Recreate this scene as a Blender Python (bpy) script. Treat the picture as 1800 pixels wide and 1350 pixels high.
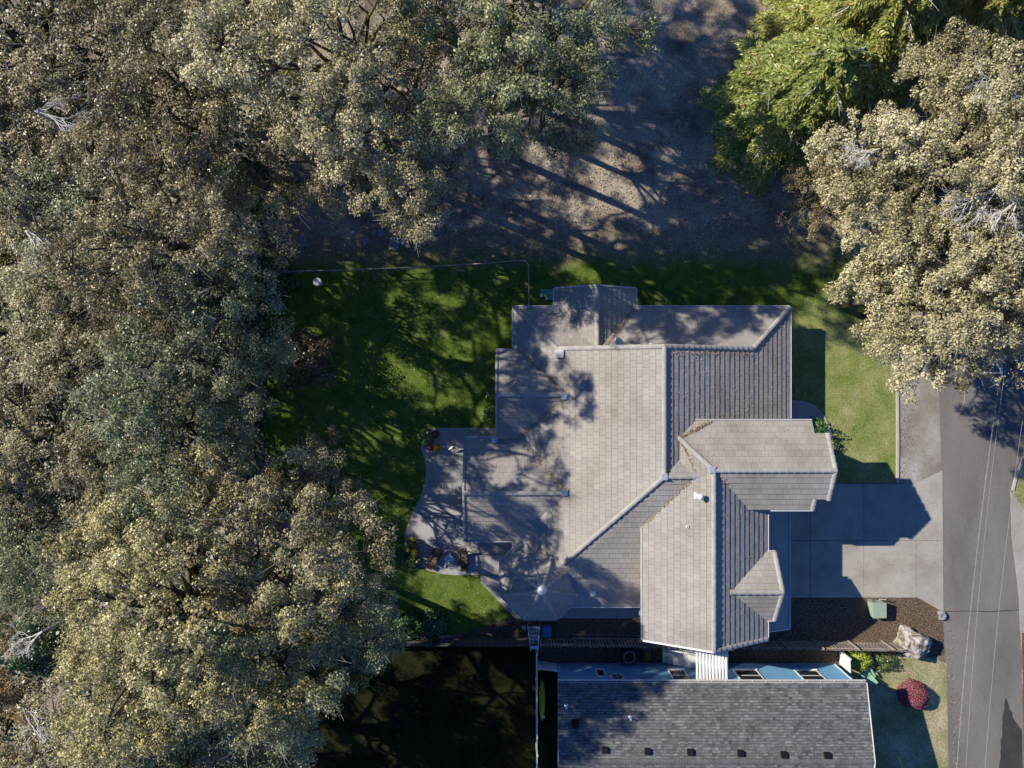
import bpy, math, random
import numpy as np
from mathutils import Vector, Matrix, noise as mnoise

# ---------------------------------------------------------------- camera, sky, sun, exposure
for o in list(bpy.data.objects): bpy.data.objects.remove(o)
scene = bpy.context.scene
C = scene.collection
HC = 50.0                                   # flying height of the camera, metres
cam_d = bpy.data.cameras.new('camera'); cam = bpy.data.objects.new('camera', cam_d); C.objects.link(cam)
cam.location = (0, 0, HC); cam.rotation_euler = (0, 0, 0)
cam_d.sensor_width = 36.0; cam_d.lens = 25.0; cam_d.clip_end = 1000; cam_d.clip_start = 0.5
scene.camera = cam
SUNV = Vector((1.38, -0.60, -1.0)).normalized()          # the way the light travels
EL = math.asin(-SUNV.z); AZ = math.atan2(-SUNV.x, -SUNV.y)
world = bpy.data.worlds.new('World'); scene.world = world; world.use_nodes = True
wn = world.node_tree; wn.nodes.clear()
wo = wn.nodes.new('ShaderNodeOutputWorld'); wb = wn.nodes.new('ShaderNodeBackground'); ws = wn.nodes.new('ShaderNodeTexSky')
ws.sky_type = 'NISHITA'; ws.sun_disc = False; ws.sun_elevation = EL; ws.sun_rotation = AZ
ws.ozone_density = 10.0; ws.air_density = 1.0; ws.dust_density = 0.0
wb.inputs['Strength'].default_value = 0.10
wt = wn.nodes.new('ShaderNodeMix'); wt.data_type = 'RGBA'; wt.blend_type = 'MULTIPLY'; wt.inputs[0].default_value = 1.0; wt.inputs[7].default_value = (0.60, 0.76, 1.0, 1)   # clear autumn sky, evenly bluer
wn.links.new(ws.outputs[0], wt.inputs[6]); wn.links.new(wt.outputs[2], wb.inputs[0]); wn.links.new(wb.outputs[0], wo.inputs[0])
sun_d = bpy.data.lights.new('sun', 'SUN'); sun = bpy.data.objects.new('sun', sun_d); C.objects.link(sun)
sun_d.energy = 5.0; sun_d.angle = math.radians(0.53); sun_d.color = (1.0, 0.93, 0.80)
sun.rotation_euler = SUNV.to_track_quat('-Z', 'Y').to_euler(); sun.location = (-40, 20, 60)
vs = scene.view_settings
vs.view_transform = 'Standard'; vs.look = 'None'; vs.exposure = 0.30; vs.gamma = 1.0; vs.use_curve_mapping = False
scene.render.engine = 'CYCLES'
scene.cycles.max_bounces = 5; scene.cycles.diffuse_bounces = 2; scene.cycles.transmission_bounces = 2
scene.cycles.glossy_bounces = 2; scene.cycles.transparent_max_bounces = 4

R = math.radians
rnd = random.Random(7)
rng = np.random.default_rng(11)

# photo point (1800 x 1350) at a known height -> metres
def U(px, z=0.0): return (px - 900.0) * (HC - z) / 1250.0
def V(py, z=0.0): return (675.0 - py) * (HC - z) / 1250.0
def P(px, py, z=0.0): return (U(px, z), V(py, z), z)

# ---------------------------------------------------------------- helpers
def tag(o, label=None, cat=None, group=None, kind=None):
    if label: o['label'] = label
    if cat: o['category'] = cat
    if group: o['group'] = group
    if kind: o['kind'] = kind
    return o

def empty(name, loc=(0, 0, 0), rz=0.0, parent=None):
    o = bpy.data.objects.new(name, None); C.objects.link(o); o.location = loc; o.rotation_euler = (0, 0, rz)
    o.empty_display_size = 0.2
    if parent: o.parent = parent
    return o

class MB:
    """collects polygons; build() links them as one mesh object"""
    def __init__(s): s.v = []; s.f = []; s.smooth = []
    def add(s, vs, fs, smooth=False):
        b = len(s.v); s.v += [tuple(p) for p in vs]; s.f += [tuple(i + b for i in f) for f in fs]
        s.smooth += [smooth] * len(fs); return s
    def box(s, x0, x1, y0, y1, z0, z1, M=None):
        vs = [(x0, y0, z0), (x1, y0, z0), (x1, y1, z0), (x0, y1, z0), (x0, y0, z1), (x1, y0, z1), (x1, y1, z1), (x0, y1, z1)]
        if M is not None: vs = [M @ Vector(p) for p in vs]
        return s.add(vs, [(3, 2, 1, 0), (4, 5, 6, 7), (0, 1, 5, 4), (1, 2, 6, 5), (2, 3, 7, 6), (3, 0, 4, 7)])
    def bar(s, p0, p1, w, h, up=(0, 0, 1)):
        p0 = Vector(p0); p1 = Vector(p1); d = p1 - p0; L = d.length; d.normalize()
        u = Vector(up); sd = d.cross(u)
        if sd.length < 1e-4: sd = d.cross(Vector((1, 0, 0)))
        sd.normalize(); u = sd.cross(d)
        M = Matrix(((d.x, sd.x, u.x, p0.x), (d.y, sd.y, u.y, p0.y), (d.z, sd.z, u.z, p0.z), (0, 0, 0, 1)))
        return s.box(0, L, -w / 2, w / 2, -h / 2, h / 2, M)
    def tube(s, pts, rs, n=6, cap=True, smooth=True):
        pts = [Vector(p) for p in pts]
        if not hasattr(rs, '__len__'): rs = [rs] * len(pts)
        vs = []; fs = []
        d0 = (pts[1] - pts[0]).normalized()
        u = d0.cross(Vector((0.31, 0.2, 0.93)))
        if u.length < 1e-3: u = d0.cross(Vector((1, 0, 0)))
        u.normalize()
        for i, p in enumerate(pts):
            d = (pts[min(i + 1, len(pts) - 1)] - pts[max(i - 1, 0)])
            if d.length < 1e-6: d = d0
            d.normalize(); u = (u - d * u.dot(d))
            if u.length < 1e-4: u = d.orthogonal()
            u.normalize(); w = d.cross(u)
            for k in range(n):
                a = 2 * math.pi * k / n
                vs.append(p + (u * math.cos(a) + w * math.sin(a)) * rs[i])
        for i in range(len(pts) - 1):
            for k in range(n):
                k2 = (k + 1) % n
                fs.append((i * n + k, i * n + k2, (i + 1) * n + k2, (i + 1) * n + k))
        s.add(vs, fs, smooth)
        if cap:
            m = len(pts) - 1
            s.add([vs[k] for k in range(n)], [tuple(range(n - 1, -1, -1))]); s.add([vs[m * n + k] for k in range(n)], [tuple(range(n))])
        return s
    def lathe(s, prof, n=16, c=(0, 0), smooth=True):
        vs = []; fs = []
        for (r, z) in prof:
            for k in range(n):
                a = 2 * math.pi * k / n; vs.append((c[0] + r * math.cos(a), c[1] + r * math.sin(a), z))
        for i in range(len(prof) - 1):
            for k in range(n):
                k2 = (k + 1) % n
                fs.append((i * n + k, i * n + k2, (i + 1) * n + k2, (i + 1) * n + k))
        return s.add(vs, fs, smooth)
    def prism(s, poly, z0, z1):
        n = len(poly)
        vs = [(p[0], p[1], z0) for p in poly] + [(p[0], p[1], z1) for p in poly]
        fs = [tuple(range(n - 1, -1, -1)), tuple(range(n, 2 * n))] + [(i, (i + 1) % n, n + (i + 1) % n, n + i) for i in range(n)]
        return s.add(vs, fs)
    def mesh(s, name):
        me = bpy.data.meshes.new(name); me.from_pydata(s.v, [], s.f)
        me.polygons.foreach_set('use_smooth', s.smooth); me.update(); return me
    def build(s, name, m=None, parent=None, loc=None, rz=None):
        me = s.mesh(name)
        if m: me.materials.append(m)
        o = bpy.data.objects.new(name, me); C.objects.link(o)
        if parent: o.parent = parent
        if loc is not None: o.location = loc
        if rz is not None: o.rotation_euler = (0, 0, rz)
        return o

def ccw(poly):
    a = sum(poly[i][0] * poly[(i + 1) % len(poly)][1] - poly[(i + 1) % len(poly)][0] * poly[i][1] for i in range(len(poly)))
    return list(poly) if a > 0 else list(reversed(poly))

def clip_rect(poly, x0, x1, y0, y1):
    def cl(pts, ax, val, keep_less):
        out = []
        for i in range(len(pts)):
            a = pts[i]; b = pts[(i + 1) % len(pts)]
            ina = (a[ax] <= val) if keep_less else (a[ax] >= val)
            inb = (b[ax] <= val) if keep_less else (b[ax] >= val)
            if ina: out.append(a)
            if ina != inb:
                t = (val - a[ax]) / (b[ax] - a[ax]); q = [a[0] + (b[0] - a[0]) * t, a[1] + (b[1] - a[1]) * t]; q[ax] = val
                out.append(tuple(q))
        return out
    for ax, val, k in ((0, x0, False), (0, x1, True), (1, y0, False), (1, y1, True)):
        poly = cl(poly, ax, val, k)
        if len(poly) < 3: return []
    out = []
    for p in poly:
        if not out or abs(p[0] - out[-1][0]) + abs(p[1] - out[-1][1]) > 1e-5: out.append(p)
    if len(out) > 1 and abs(out[0][0] - out[-1][0]) + abs(out[0][1] - out[-1][1]) < 1e-5: out.pop()
    return out if len(out) >= 3 else []

def area2(poly):
    return abs(sum(poly[i][0] * poly[(i + 1) % len(poly)][1] - poly[(i + 1) % len(poly)][0] * poly[i][1] for i in range(len(poly)))) / 2

def catmull(pts, n=5):
    out = []
    for i in range(len(pts) - 1):
        p0 = pts[max(i - 1, 0)]; p1 = pts[i]; p2 = pts[i + 1]; p3 = pts[min(i + 2, len(pts) - 1)]
        for k in range(n):
            t = k / n
            out.append(tuple(0.5 * (2 * p1[j] + (p2[j] - p0[j]) * t + (2 * p0[j] - 5 * p1[j] + 4 * p2[j] - p3[j]) * t * t + (3 * p1[j] - p0[j] - 3 * p2[j] + p3[j]) * t ** 3) for j in range(len(p1))))
    out.append(tuple(pts[-1])); return out

# ---------------------------------------------------------------- materials
def mat(name, cols, scale=3.0, rough=0.85, detail=6.0, bump=0.0, bscale=40.0, fine=0.0, fscale=60.0, spec=0.2, attr=0.0, objcol=False, metal=0.0, stops=None, obrand=0.0, stretch=None):
    m = bpy.data.materials.new(name); m.use_nodes = True; nt = m.node_tree; N = nt.nodes; L = nt.links
    b = N['Principled BSDF']; b.inputs['Roughness'].default_value = rough; b.inputs['Specular IOR Level'].default_value = spec
    b.inputs['Metallic'].default_value = metal
    geo = N.new('ShaderNodeNewGeometry'); pos = geo.outputs['Position']
    if stretch:
        vm = N.new('ShaderNodeVectorMath'); vm.operation = 'MULTIPLY'; vm.inputs[1].default_value = stretch; L.new(pos, vm.inputs[0]); pos = vm.outputs[0]
    n1 = N.new('ShaderNodeTexNoise'); n1.inputs['Scale'].default_value = scale; n1.inputs['Detail'].default_value = detail; n1.inputs['Roughness'].default_value = 0.62
    L.new(pos, n1.inputs['Vector'])
    cr = N.new('ShaderNodeValToRGB'); e = cr.color_ramp.elements
    k = len(cols); ps = stops or [0.3 + 0.4 * i / max(k - 1, 1) for i in range(k)]
    e[0].position = ps[0]; e[0].color = (*cols[0], 1)
    if k == 1: e[1].position = 1; e[1].color = (*cols[0], 1)
    else:
        e[1].position = ps[1]; e[1].color = (*cols[1], 1)
        for i in range(2, k):
            q = e.new(ps[i]); q.color = (*cols[i], 1)
    L.new(n1.outputs['Fac'], cr.inputs['Fac']); col = cr.outputs['Color']
    def mul(col, val_socket, lo, hi):
        mr = N.new('ShaderNodeMapRange'); mr.inputs['To Min'].default_value = lo; mr.inputs['To Max'].default_value = hi
        L.new(val_socket, mr.inputs['Value'])
        mx = N.new('ShaderNodeMix'); mx.data_type = 'RGBA'; mx.blend_type = 'MULTIPLY'; mx.inputs[0].default_value = 1.0
        L.new(col, mx.inputs[6]); L.new(mr.outputs[0], mx.inputs[7]); return mx.outputs[2]
    if fine > 0:
        n2 = N.new('ShaderNodeTexNoise'); n2.inputs['Scale'].default_value = fscale; n2.inputs['Detail'].default_value = 3; n2.inputs['Roughness'].default_value = 0.7
        L.new(pos, n2.inputs['Vector']); 
        ctr = N.new('ShaderNodeMapRange'); ctr.inputs['From Min'].default_value = 0.3; ctr.inputs['From Max'].default_value = 0.7; L.new(n2.outputs['Fac'], ctr.inputs['Value'])
        col = mul(col, ctr.outputs[0], 1 - fine, 1 + fine)
    if attr > 0:
        at = N.new('ShaderNodeAttribute'); at.attribute_name = 'tint'; col = mul(col, at.outputs['Fac'], 1 - attr, 1 + attr)
    if obrand > 0:
        oi = N.new('ShaderNodeObjectInfo'); col = mul(col, oi.outputs['Random'], 1 - obrand, 1 + obrand)
    if objcol:
        oi = N.new('ShaderNodeObjectInfo'); mx = N.new('ShaderNodeMix'); mx.data_type = 'RGBA'; mx.blend_type = 'MULTIPLY'; mx.inputs[0].default_value = 1.0
        L.new(col, mx.inputs[6]); L.new(oi.outputs['Color'], mx.inputs[7]); col = mx.outputs[2]
    L.new(col, b.inputs['Base Color'])
    if bump > 0:
        n3 = N.new('ShaderNodeTexNoise'); n3.inputs['Scale'].default_value = bscale; n3.inputs['Detail'].default_value = 4
        L.new(pos, n3.inputs['Vector'])
        bp = N.new('ShaderNodeBump'); bp.inputs['Strength'].default_value = 1.0; bp.inputs['Distance'].default_value = bump
        L.new(n3.outputs['Fac'], bp.inputs['Height']); L.new(bp.outputs[0], b.inputs['Normal'])
    m['col_socket'] = 1
    return m

def leaf_mat(name, cols, trans=0.25, gloss=0.12):
    """colour by the leaf's own tint (face attribute) and by its tree (object colour)"""
    m = bpy.data.materials.new(name); m.use_nodes = True; nt = m.node_tree; N = nt.nodes; L = nt.links; N.clear()
    out = N.new('ShaderNodeOutputMaterial')
    at = N.new('ShaderNodeAttribute'); at.attribute_name = 'tint'
    cr = N.new('ShaderNodeValToRGB'); e = cr.color_ramp.elements; k = len(cols)
    e[0].position = 0; e[0].color = (*cols[0], 1); e[1].position = 1.0 / max(k - 1, 1); e[1].color = (*cols[min(1, k - 1)], 1)
    for i in range(2, k): q = e.new(i / (k - 1)); q.color = (*cols[i], 1)
    L.new(at.outputs['Fac'], cr.inputs['Fac'])
    oi = N.new('ShaderNodeObjectInfo'); mx = N.new('ShaderNodeMix'); mx.data_type = 'RGBA'; mx.blend_type = 'MULTIPLY'; mx.inputs[0].default_value = 1
    L.new(cr.outputs[0], mx.inputs[6]); L.new(oi.outputs['Color'], mx.inputs[7]); col = mx.outputs[2]
    d = N.new('ShaderNodeBsdfDiffuse'); t = N.new('ShaderNodeBsdfTranslucent'); g = N.new('ShaderNodeBsdfGlossy'); g.inputs['Roughness'].default_value = 0.42
    L.new(col, d.inputs[0]); L.new(col, t.inputs[0]); g.inputs[0].default_value = (0.9, 0.9, 0.85, 1)
    a = N.new('ShaderNodeMixShader'); a.inputs[0].default_value = trans; L.new(d.outputs[0], a.inputs[1]); L.new(t.outputs[0], a.inputs[2])
    f = N.new('ShaderNodeMixShader'); f.inputs[0].default_value = gloss; L.new(a.outputs[0], f.inputs[1]); L.new(g.outputs[0], f.inputs[2])
    L.new(f.outputs[0], out.inputs[0]); return m

M = {}
M['tile'] = mat('concrete_tile', [(0.285, 0.258, 0.225), (0.36, 0.332, 0.295), (0.405, 0.38, 0.342)], scale=0.4, detail=8, rough=0.9, fine=0.06, fscale=25, attr=0.12, bump=0.004, bscale=60)
M['deck'] = mat('roof_deck', [(0.05, 0.047, 0.045)], rough=0.95)
M['ridge'] = mat('ridge_tile_concrete', [(0.34, 0.325, 0.30), (0.43, 0.415, 0.39)], scale=2, rough=0.85, fine=0.1, obrand=0.08)
M['gutter'] = mat('white_gutter', [(0.74, 0.73, 0.72), (0.82, 0.81, 0.80)], scale=1.5, rough=0.5)
M['fascia'] = mat('fascia_paint', [(0.50, 0.48, 0.45), (0.58, 0.56, 0.53)], scale=2)
M['wall'] = mat('stucco_wall', [(0.52, 0.48, 0.42), (0.58, 0.54, 0.48)], scale=1.5, fine=0.06, bump=0.004)
M['flash'] = mat('metal_flashing', [(0.50, 0.55, 0.62), (0.62, 0.66, 0.72)], rough=0.4, metal=0.4)
M['pent'] = mat('membrane_roof', [(0.30, 0.29, 0.28), (0.36, 0.35, 0.335)], scale=0.7, rough=0.8, fine=0.05)
M['white'] = mat('white_paint', [(0.74, 0.73, 0.71), (0.82, 0.81, 0.79)], scale=2, rough=0.55, fine=0.05)
M['glass'] = mat('window_glass', [(0.03, 0.035, 0.04)], rough=0.08, spec=0.6)
M['door'] = mat('garage_door_paint', [(0.62, 0.60, 0.56)], rough=0.6)
M['blue'] = mat('blue_siding', [(0.17, 0.38, 0.60), (0.21, 0.43, 0.65)], scale=1.2, rough=0.6, fine=0.06, fscale=14)
M['shingle'] = mat('asphalt_shingle', [(0.115, 0.12, 0.12), (0.165, 0.17, 0.168), (0.21, 0.215, 0.21)], scale=1.6, rough=0.95, fine=0.22, fscale=45, attr=0.46)
M['black'] = mat('black_plastic', [(0.012, 0.012, 0.013)], rough=0.6)
M['dark'] = mat('dark_metal', [(0.04, 0.045, 0.05), (0.07, 0.075, 0.08)], scale=5, rough=0.5, spec=0.4)
M['steel'] = mat('galvanised_steel', [(0.42, 0.43, 0.44), (0.55, 0.56, 0.57)], rough=0.4, metal=0.6)
M['concrete'] = mat('concrete', [(0.29, 0.262, 0.225), (0.38, 0.352, 0.308), (0.44, 0.41, 0.362)], scale=0.5, rough=0.9, fine=0.14, fscale=18, obrand=0.035, bump=0.003, bscale=50)
M['patio'] = mat('patio_concrete', [(0.36, 0.345, 0.33), (0.44, 0.42, 0.40)], scale=0.8, rough=0.9, fine=0.08, fscale=20, obrand=0.03)
M['kerb'] = mat('kerb_concrete', [(0.42, 0.39, 0.34), (0.50, 0.47, 0.41)], scale=1.5, rough=0.9, fine=0.1)
M['asphalt'] = mat('road_asphalt', [(0.145, 0.134, 0.12), (0.19, 0.177, 0.16), (0.22, 0.206, 0.187)], scale=0.35, rough=0.92, fine=0.10, fscale=14, bump=0.004, bscale=70, stretch=(1.0, 0.35, 1.0))
M['pad'] = mat('gravelled_pad', [(0.20, 0.175, 0.145), (0.29, 0.265, 0.23), (0.40, 0.38, 0.35)], scale=0.4, rough=0.95, fine=0.22, fscale=16, bump=0.006, bscale=50)
M['crack'] = mat('tar_crack', [(0.035, 0.033, 0.03)], rough=0.8)
M['wet'] = mat('oil_stain', [(0.045, 0.042, 0.04), (0.07, 0.066, 0.06)], scale=1, rough=0.55)
M['mulch'] = mat('bark_mulch', [(0.035, 0.022, 0.014), (0.13, 0.092, 0.06), (0.25, 0.19, 0.135)], scale=9, rough=0.95, fine=0.35, fscale=22, bump=0.02, bscale=18)
M['soil'] = mat('shade_black_soil', [(0.004, 0.0036, 0.003), (0.009, 0.008, 0.006)], scale=1.2, rough=1.0, fine=0.3, spec=0.0)  # near-black tone standing in for the back yard's shade; not assigned
M['wood'] = mat('weathered_wood', [(0.27, 0.22, 0.18), (0.40, 0.345, 0.29)], scale=4, rough=0.9, fine=0.15, obrand=0.25)
M['boards'] = mat('grey_fence_boards', [(0.10, 0.088, 0.08), (0.15, 0.135, 0.125)], scale=4, rough=0.9, obrand=0.2)
M['brownwood'] = mat('brown_wicker', [(0.05, 0.027, 0.018), (0.10, 0.055, 0.035)], scale=12, rough=0.7)
M['cushion'] = mat('tan_cushion', [(0.20, 0.12, 0.085), (0.27, 0.17, 0.12)], scale=8, rough=0.9)
M['terra'] = mat('terracotta', [(0.30, 0.12, 0.06), (0.36, 0.16, 0.09)], scale=8)
M['bluebin'] = mat('blue_plastic', [(0.05, 0.16, 0.38)], rough=0.5)
M['yellow'] = mat('yellow_plastic', [(0.72, 0.48, 0.02), (0.80, 0.55, 0.03)], scale=2, rough=0.45)
M['green'] = mat('green_paint', [(0.22, 0.42, 0.31), (0.28, 0.50, 0.37)], scale=5, rough=0.7)
M['ubox'] = mat('pale_green_cabinet', [(0.30, 0.38, 0.28), (0.35, 0.43, 0.32)], scale=4, rough=0.55)
M['teal'] = mat('teal_lid', [(0.16, 0.40, 0.33)], rough=0.6)
M['rock'] = mat('mottled_rock', [(0.14, 0.10, 0.07), (0.25, 0.20, 0.15), (0.38, 0.36, 0.33), (0.50, 0.49, 0.475)], scale=2.2, rough=0.9, detail=9, fine=0.25, fscale=16, bump=0.05, bscale=6, stops=[0.38, 0.46, 0.53, 0.63])
M['stone'] = mat('field_stone', [(0.20, 0.20, 0.21), (0.32, 0.32, 0.33)], scale=4, rough=0.9, fine=0.15)
M['cable'] = mat('aluminium_cable', [(0.42, 0.43, 0.43)], rough=0.45)
M['bark'] = mat('mossy_oak_bark', [(0.055, 0.045, 0.035), (0.10, 0.085, 0.065), (0.17, 0.15, 0.03)], scale=1.1, rough=0.95, fine=0.2, fscale=14, stops=[0.38, 0.52, 0.60])
M['twig'] = mat('pale_twigs', [(0.30, 0.27, 0.245), (0.46, 0.43, 0.40)], scale=0.6, rough=0.9)
M['deadwood'] = mat('bleached_deadwood', [(0.55, 0.53, 0.49), (0.72, 0.70, 0.66)], scale=1.0, rough=0.9)
M['cbark'] = mat('conifer_bark', [(0.10, 0.065, 0.045), (0.16, 0.11, 0.08)], scale=3, rough=0.95)
OAK = [(0.085, 0.078, 0.038), (0.28, 0.25, 0.125), (0.47, 0.425, 0.245), (0.68, 0.62, 0.42)]
M['oak'] = leaf_mat('oak_leaves', OAK, trans=0.22, gloss=0.04)
M['conifer'] = leaf_mat('conifer_sprays', [(0.045, 0.058, 0.014), (0.13, 0.145, 0.04), (0.26, 0.255, 0.09), (0.36, 0.20, 0.10)], trans=0.2, gloss=0.05)
M['shrub'] = leaf_mat('shrub_leaves', [(0.02, 0.045, 0.012), (0.05, 0.10, 0.025), (0.11, 0.18, 0.05)], trans=0.25, gloss=0.08)
M['petal'] = leaf_mat('flower_petals', [(0.55, 0.55, 0.55), (0.8, 0.8, 0.8), (1, 1, 1)], trans=0.2, gloss=0.02)
M['litter'] = leaf_mat('fallen_leaves', [(0.16, 0.085, 0.04), (0.30, 0.19, 0.10), (0.46, 0.36, 0.25), (0.55, 0.47, 0.36)], trans=0.05, gloss=0.03)

# ground material: dry leaf-littered soil with thin straw grass
M['ground'] = mat('dry_litter_ground', [(0.15, 0.118, 0.088), (0.28, 0.228, 0.175), (0.42, 0.36, 0.275), (0.37, 0.345, 0.225)], scale=0.35, rough=1.0, detail=10, fine=0.42, fscale=7, bump=0.06, bscale=7, stops=[0.33, 0.46, 0.57, 0.68])

def lawn_mat(name, green, dry, fade_y0, fade_y1, dry_amt=0.25, patch=0.22):
    """grass whose growth thins to straw; fade_y0..fade_y1 (world y) is where the watered lawn ends"""
    m = bpy.data.materials.new(name); m.use_nodes = True; nt = m.node_tree; N = nt.nodes; L = nt.links
    b = N['Principled BSDF']; b.inputs['Roughness'].default_value = 1.0; b.inputs['Specular IOR Level'].default_value = 0.05
    geo = N.new('ShaderNodeNewGeometry')
    def nz(s, d=5.0):
        n = N.new('ShaderNodeTexNoise'); n.inputs['Scale'].default_value = s; n.inputs['Detail'].default_value = d; n.inputs['Roughness'].default_value = 0.65
        L.new(geo.outputs['Position'], n.inputs['Vector']); return n.outputs['Fac']
    def ramp(f, c0, c1, p0, p1):
        r = N.new('ShaderNodeValToRGB'); r.color_ramp.elements[0].position = p0; r.color_ramp.elements[1].position = p1
        r.color_ramp.elements[0].color = (*c0, 1); r.color_ramp.elements[1].color = (*c1, 1); L.new(f, r.inputs[0]); return r.outputs[0]
    def mix(f, a, c, mode='MIX'):
        x = N.new('ShaderNodeMix'); x.data_type = 'RGBA'; x.blend_type = mode
        if hasattr(f, 'default_value'): L.new(f, x.inputs[0])
        else: x.inputs[0].default_value = f
        L.new(a, x.inputs[6]); L.new(c, x.inputs[7]); return x.outputs[2]
    g = ramp(nz(1.3), green[0], green[1], 0.32, 0.68)
    d = ramp(nz(1.0), dry[0], dry[1], 0.35, 0.65)
    sep = N.new('ShaderNodeSeparateXYZ'); L.new(geo.outputs['Position'], sep.inputs[0])
    mr = N.new('ShaderNodeMapRange'); mr.inputs['From Min'].default_value = fade_y0; mr.inputs['From Max'].default_value = fade_y1
    L.new(sep.outputs['Y'], mr.inputs['Value'])
    pn = N.new('ShaderNodeMapRange'); pn.inputs['From Min'].default_value = 0.5 - patch; pn.inputs['From Max'].default_value = 0.5 + patch
    pn.inputs['To Min'].default_value = -0.55 + dry_amt; pn.inputs['To Max'].default_value = 0.25 + dry_amt
    L.new(nz(0.45, 7.0), pn.inputs['Value'])
    ad = N.new('ShaderNodeMath'); ad.operation = 'ADD'; ad.use_clamp = True; L.new(mr.outputs[0], ad.inputs[0]); L.new(pn.outputs[0], ad.inputs[1])
    col = mix(ad.outputs[0], g, d)
    fr = ramp(nz(16, 4.0), (0.42, 0.44, 0.45), (1.5, 1.45, 1.35), 0.32, 0.70)
    col = mix(1.0, col, fr, 'MULTIPLY')
    L.new(col, b.inputs['Base Color'])
    bp = N.new('ShaderNodeBump'); bp.inputs['Strength'].default_value = 1; bp.inputs['Distance'].default_value = 0.03; L.new(nz(13, 4.0), bp.inputs['Height']); L.new(bp.outputs[0], b.inputs['Normal'])
    return m
M['lawn'] = lawn_mat('watered_lawn', [(0.07, 0.122, 0.018), (0.165, 0.225, 0.045)], [(0.25, 0.205, 0.155), (0.37, 0.315, 0.24)], V(485), V(425), 0.05)
M['frontlawn'] = lawn_mat('front_lawn', [(0.13, 0.19, 0.04), (0.235, 0.285, 0.085)], [(0.37, 0.345, 0.16), (0.47, 0.43, 0.24)], V(-900), V(-1500), 0.42, 0.18)
M['drylawn'] = lawn_mat('dry_lawn', [(0.13, 0.18, 0.04), (0.22, 0.25, 0.08)], [(0.40, 0.345, 0.21), (0.50, 0.44, 0.30)], V(-900), V(-1500), 0.78, 0.14)

M['yard'] = lawn_mat('shade_darkened_yard', [(0.02, 0.023, 0.007), (0.042, 0.042, 0.013)], [(0.006, 0.0055, 0.004), (0.014, 0.012, 0.008)], V(-900), V(-1500), 0.60, 0.16)  # back yard lawn with its deep shade put into the near-black colours
# ---------------------------------------------------------------- ground sheets
def sheet(name, pts, z, m, kind='structure', parent=None, sub=False):
    poly = ccw([(U(p[0]), V(p[1])) for p in pts])
    mb = MB(); mb.add([(x, y, z) for x, y in poly], [tuple(range(len(poly)))])
    o = mb.build(name, m, parent)
    if kind and not parent: o['kind'] = kind
    return o

mb = MB(); mb.add([(-220, -220, 0), (220, -220, 0), (220, 220, 0), (-220, 220, 0)], [(0, 1, 2, 3)])
tag(mb.build('ground', M['ground']), kind='structure')
sheet('lawn', [(452, 455)] + [(470 + 1000 * t / 90, 402 + 38 * (1 - t / 18 if t < 18 else 0) + rnd.uniform(-9, 9) + 14 * mnoise.noise(Vector((t * .22, 1.0, 0)))) for t in range(91)] + [(1500, 430), (1500, 640), (1390, 700), (1390, 1095), (1130, 1110), (930, 1112), (680, 1118), (620, 1130), (570, 1090), (585, 1040), (540, 980), (520, 930), (490, 900), (462, 860), (478, 810), (455, 760), (470, 700), (448, 640), (466, 570), (450, 510)], 0.010, M['lawn'])
sheet('front_lawn', [(1388, 700), (1388, 560)] + [(1388 + 172 * t / 24 + rnd.uniform(-5, 5), 556 - 110 * (t / 24) ** .8 + rnd.uniform(-7, 7)) for t in range(24)] + [(1560, 430), (1574, 560), (1574, 849.5), (1388, 849.5), (1388, 700)], 0.014, M['frontlawn'])
sheet('side_yard', [(905, 1083), (1130, 1087), (1345, 1087), (1345, 1165), (945, 1165), (945, 1121), (800, 1121), (806, 1112), (822, 1113), (835, 1104), (850, 1106), (862, 1094), (880, 1092), (892, 1084)], 0.018, M['mulch'])
sheet('bark_bed', [(1345, 1045), (1655, 1050), (1662, 1150), (1590, 1170), (1470, 1165), (1345, 1165)], 0.016, M['mulch'])
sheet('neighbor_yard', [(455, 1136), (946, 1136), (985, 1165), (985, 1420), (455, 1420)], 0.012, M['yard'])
sheet('neighbor_lawn', [(1455, 1164), (1600, 1148), (1664, 1165), (1668, 1420), (1455, 1420)], 0.022, M['drylawn'])
# road, pad, driveway across the road
sheet('road', [(1600, -400), (1800, -400), (1795, 300), (1815, 700), (1797, 800), (1781, 850), (1776, 880), (1776, 940), (1790, 1050), (1793, 1130), (1797, 1250), (1800, 1420), (1669, 1420), (1667, 1350), (1662, 1180), (1657, 1075), (1655, 850), (1650, 665), (1640, 400)], 0.020, M['asphalt'])
sheet('parking_pad', [(1579, 300), (1639, 300), (1649.6, 665), (1654.6, 826.5), (1606, 850), (1579, 850)], 0.024, M['pad'])
sheet('verge', [(1815, 700), (2300, 700), (2300, 905), (1806, 905), (1780, 866), (1785, 850), (1799, 805)], 0.028, M['drylawn'])
sheet('road_crossing_driveway', [(1775, 862), (1806, 906), (2300, 906), (2300, 1110), (1792, 1110), (1790, 1050), (1777, 940)], 0.030, M['concrete'])
sheet('road_shoulder', [(1796, 1112), (2300, 1112), (2300, 1420), (1801, 1420), (1798, 1250)], 0.026, M['mulch'])
sheet('crack', [(1657, 1074.5), (1700, 1073), (1740, 1074.4), (1791, 1071), (1791, 1072.2), (1740, 1075.8), (1700, 1074.2), (1657, 1075.7)], 0.0245, M['crack'])
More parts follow.
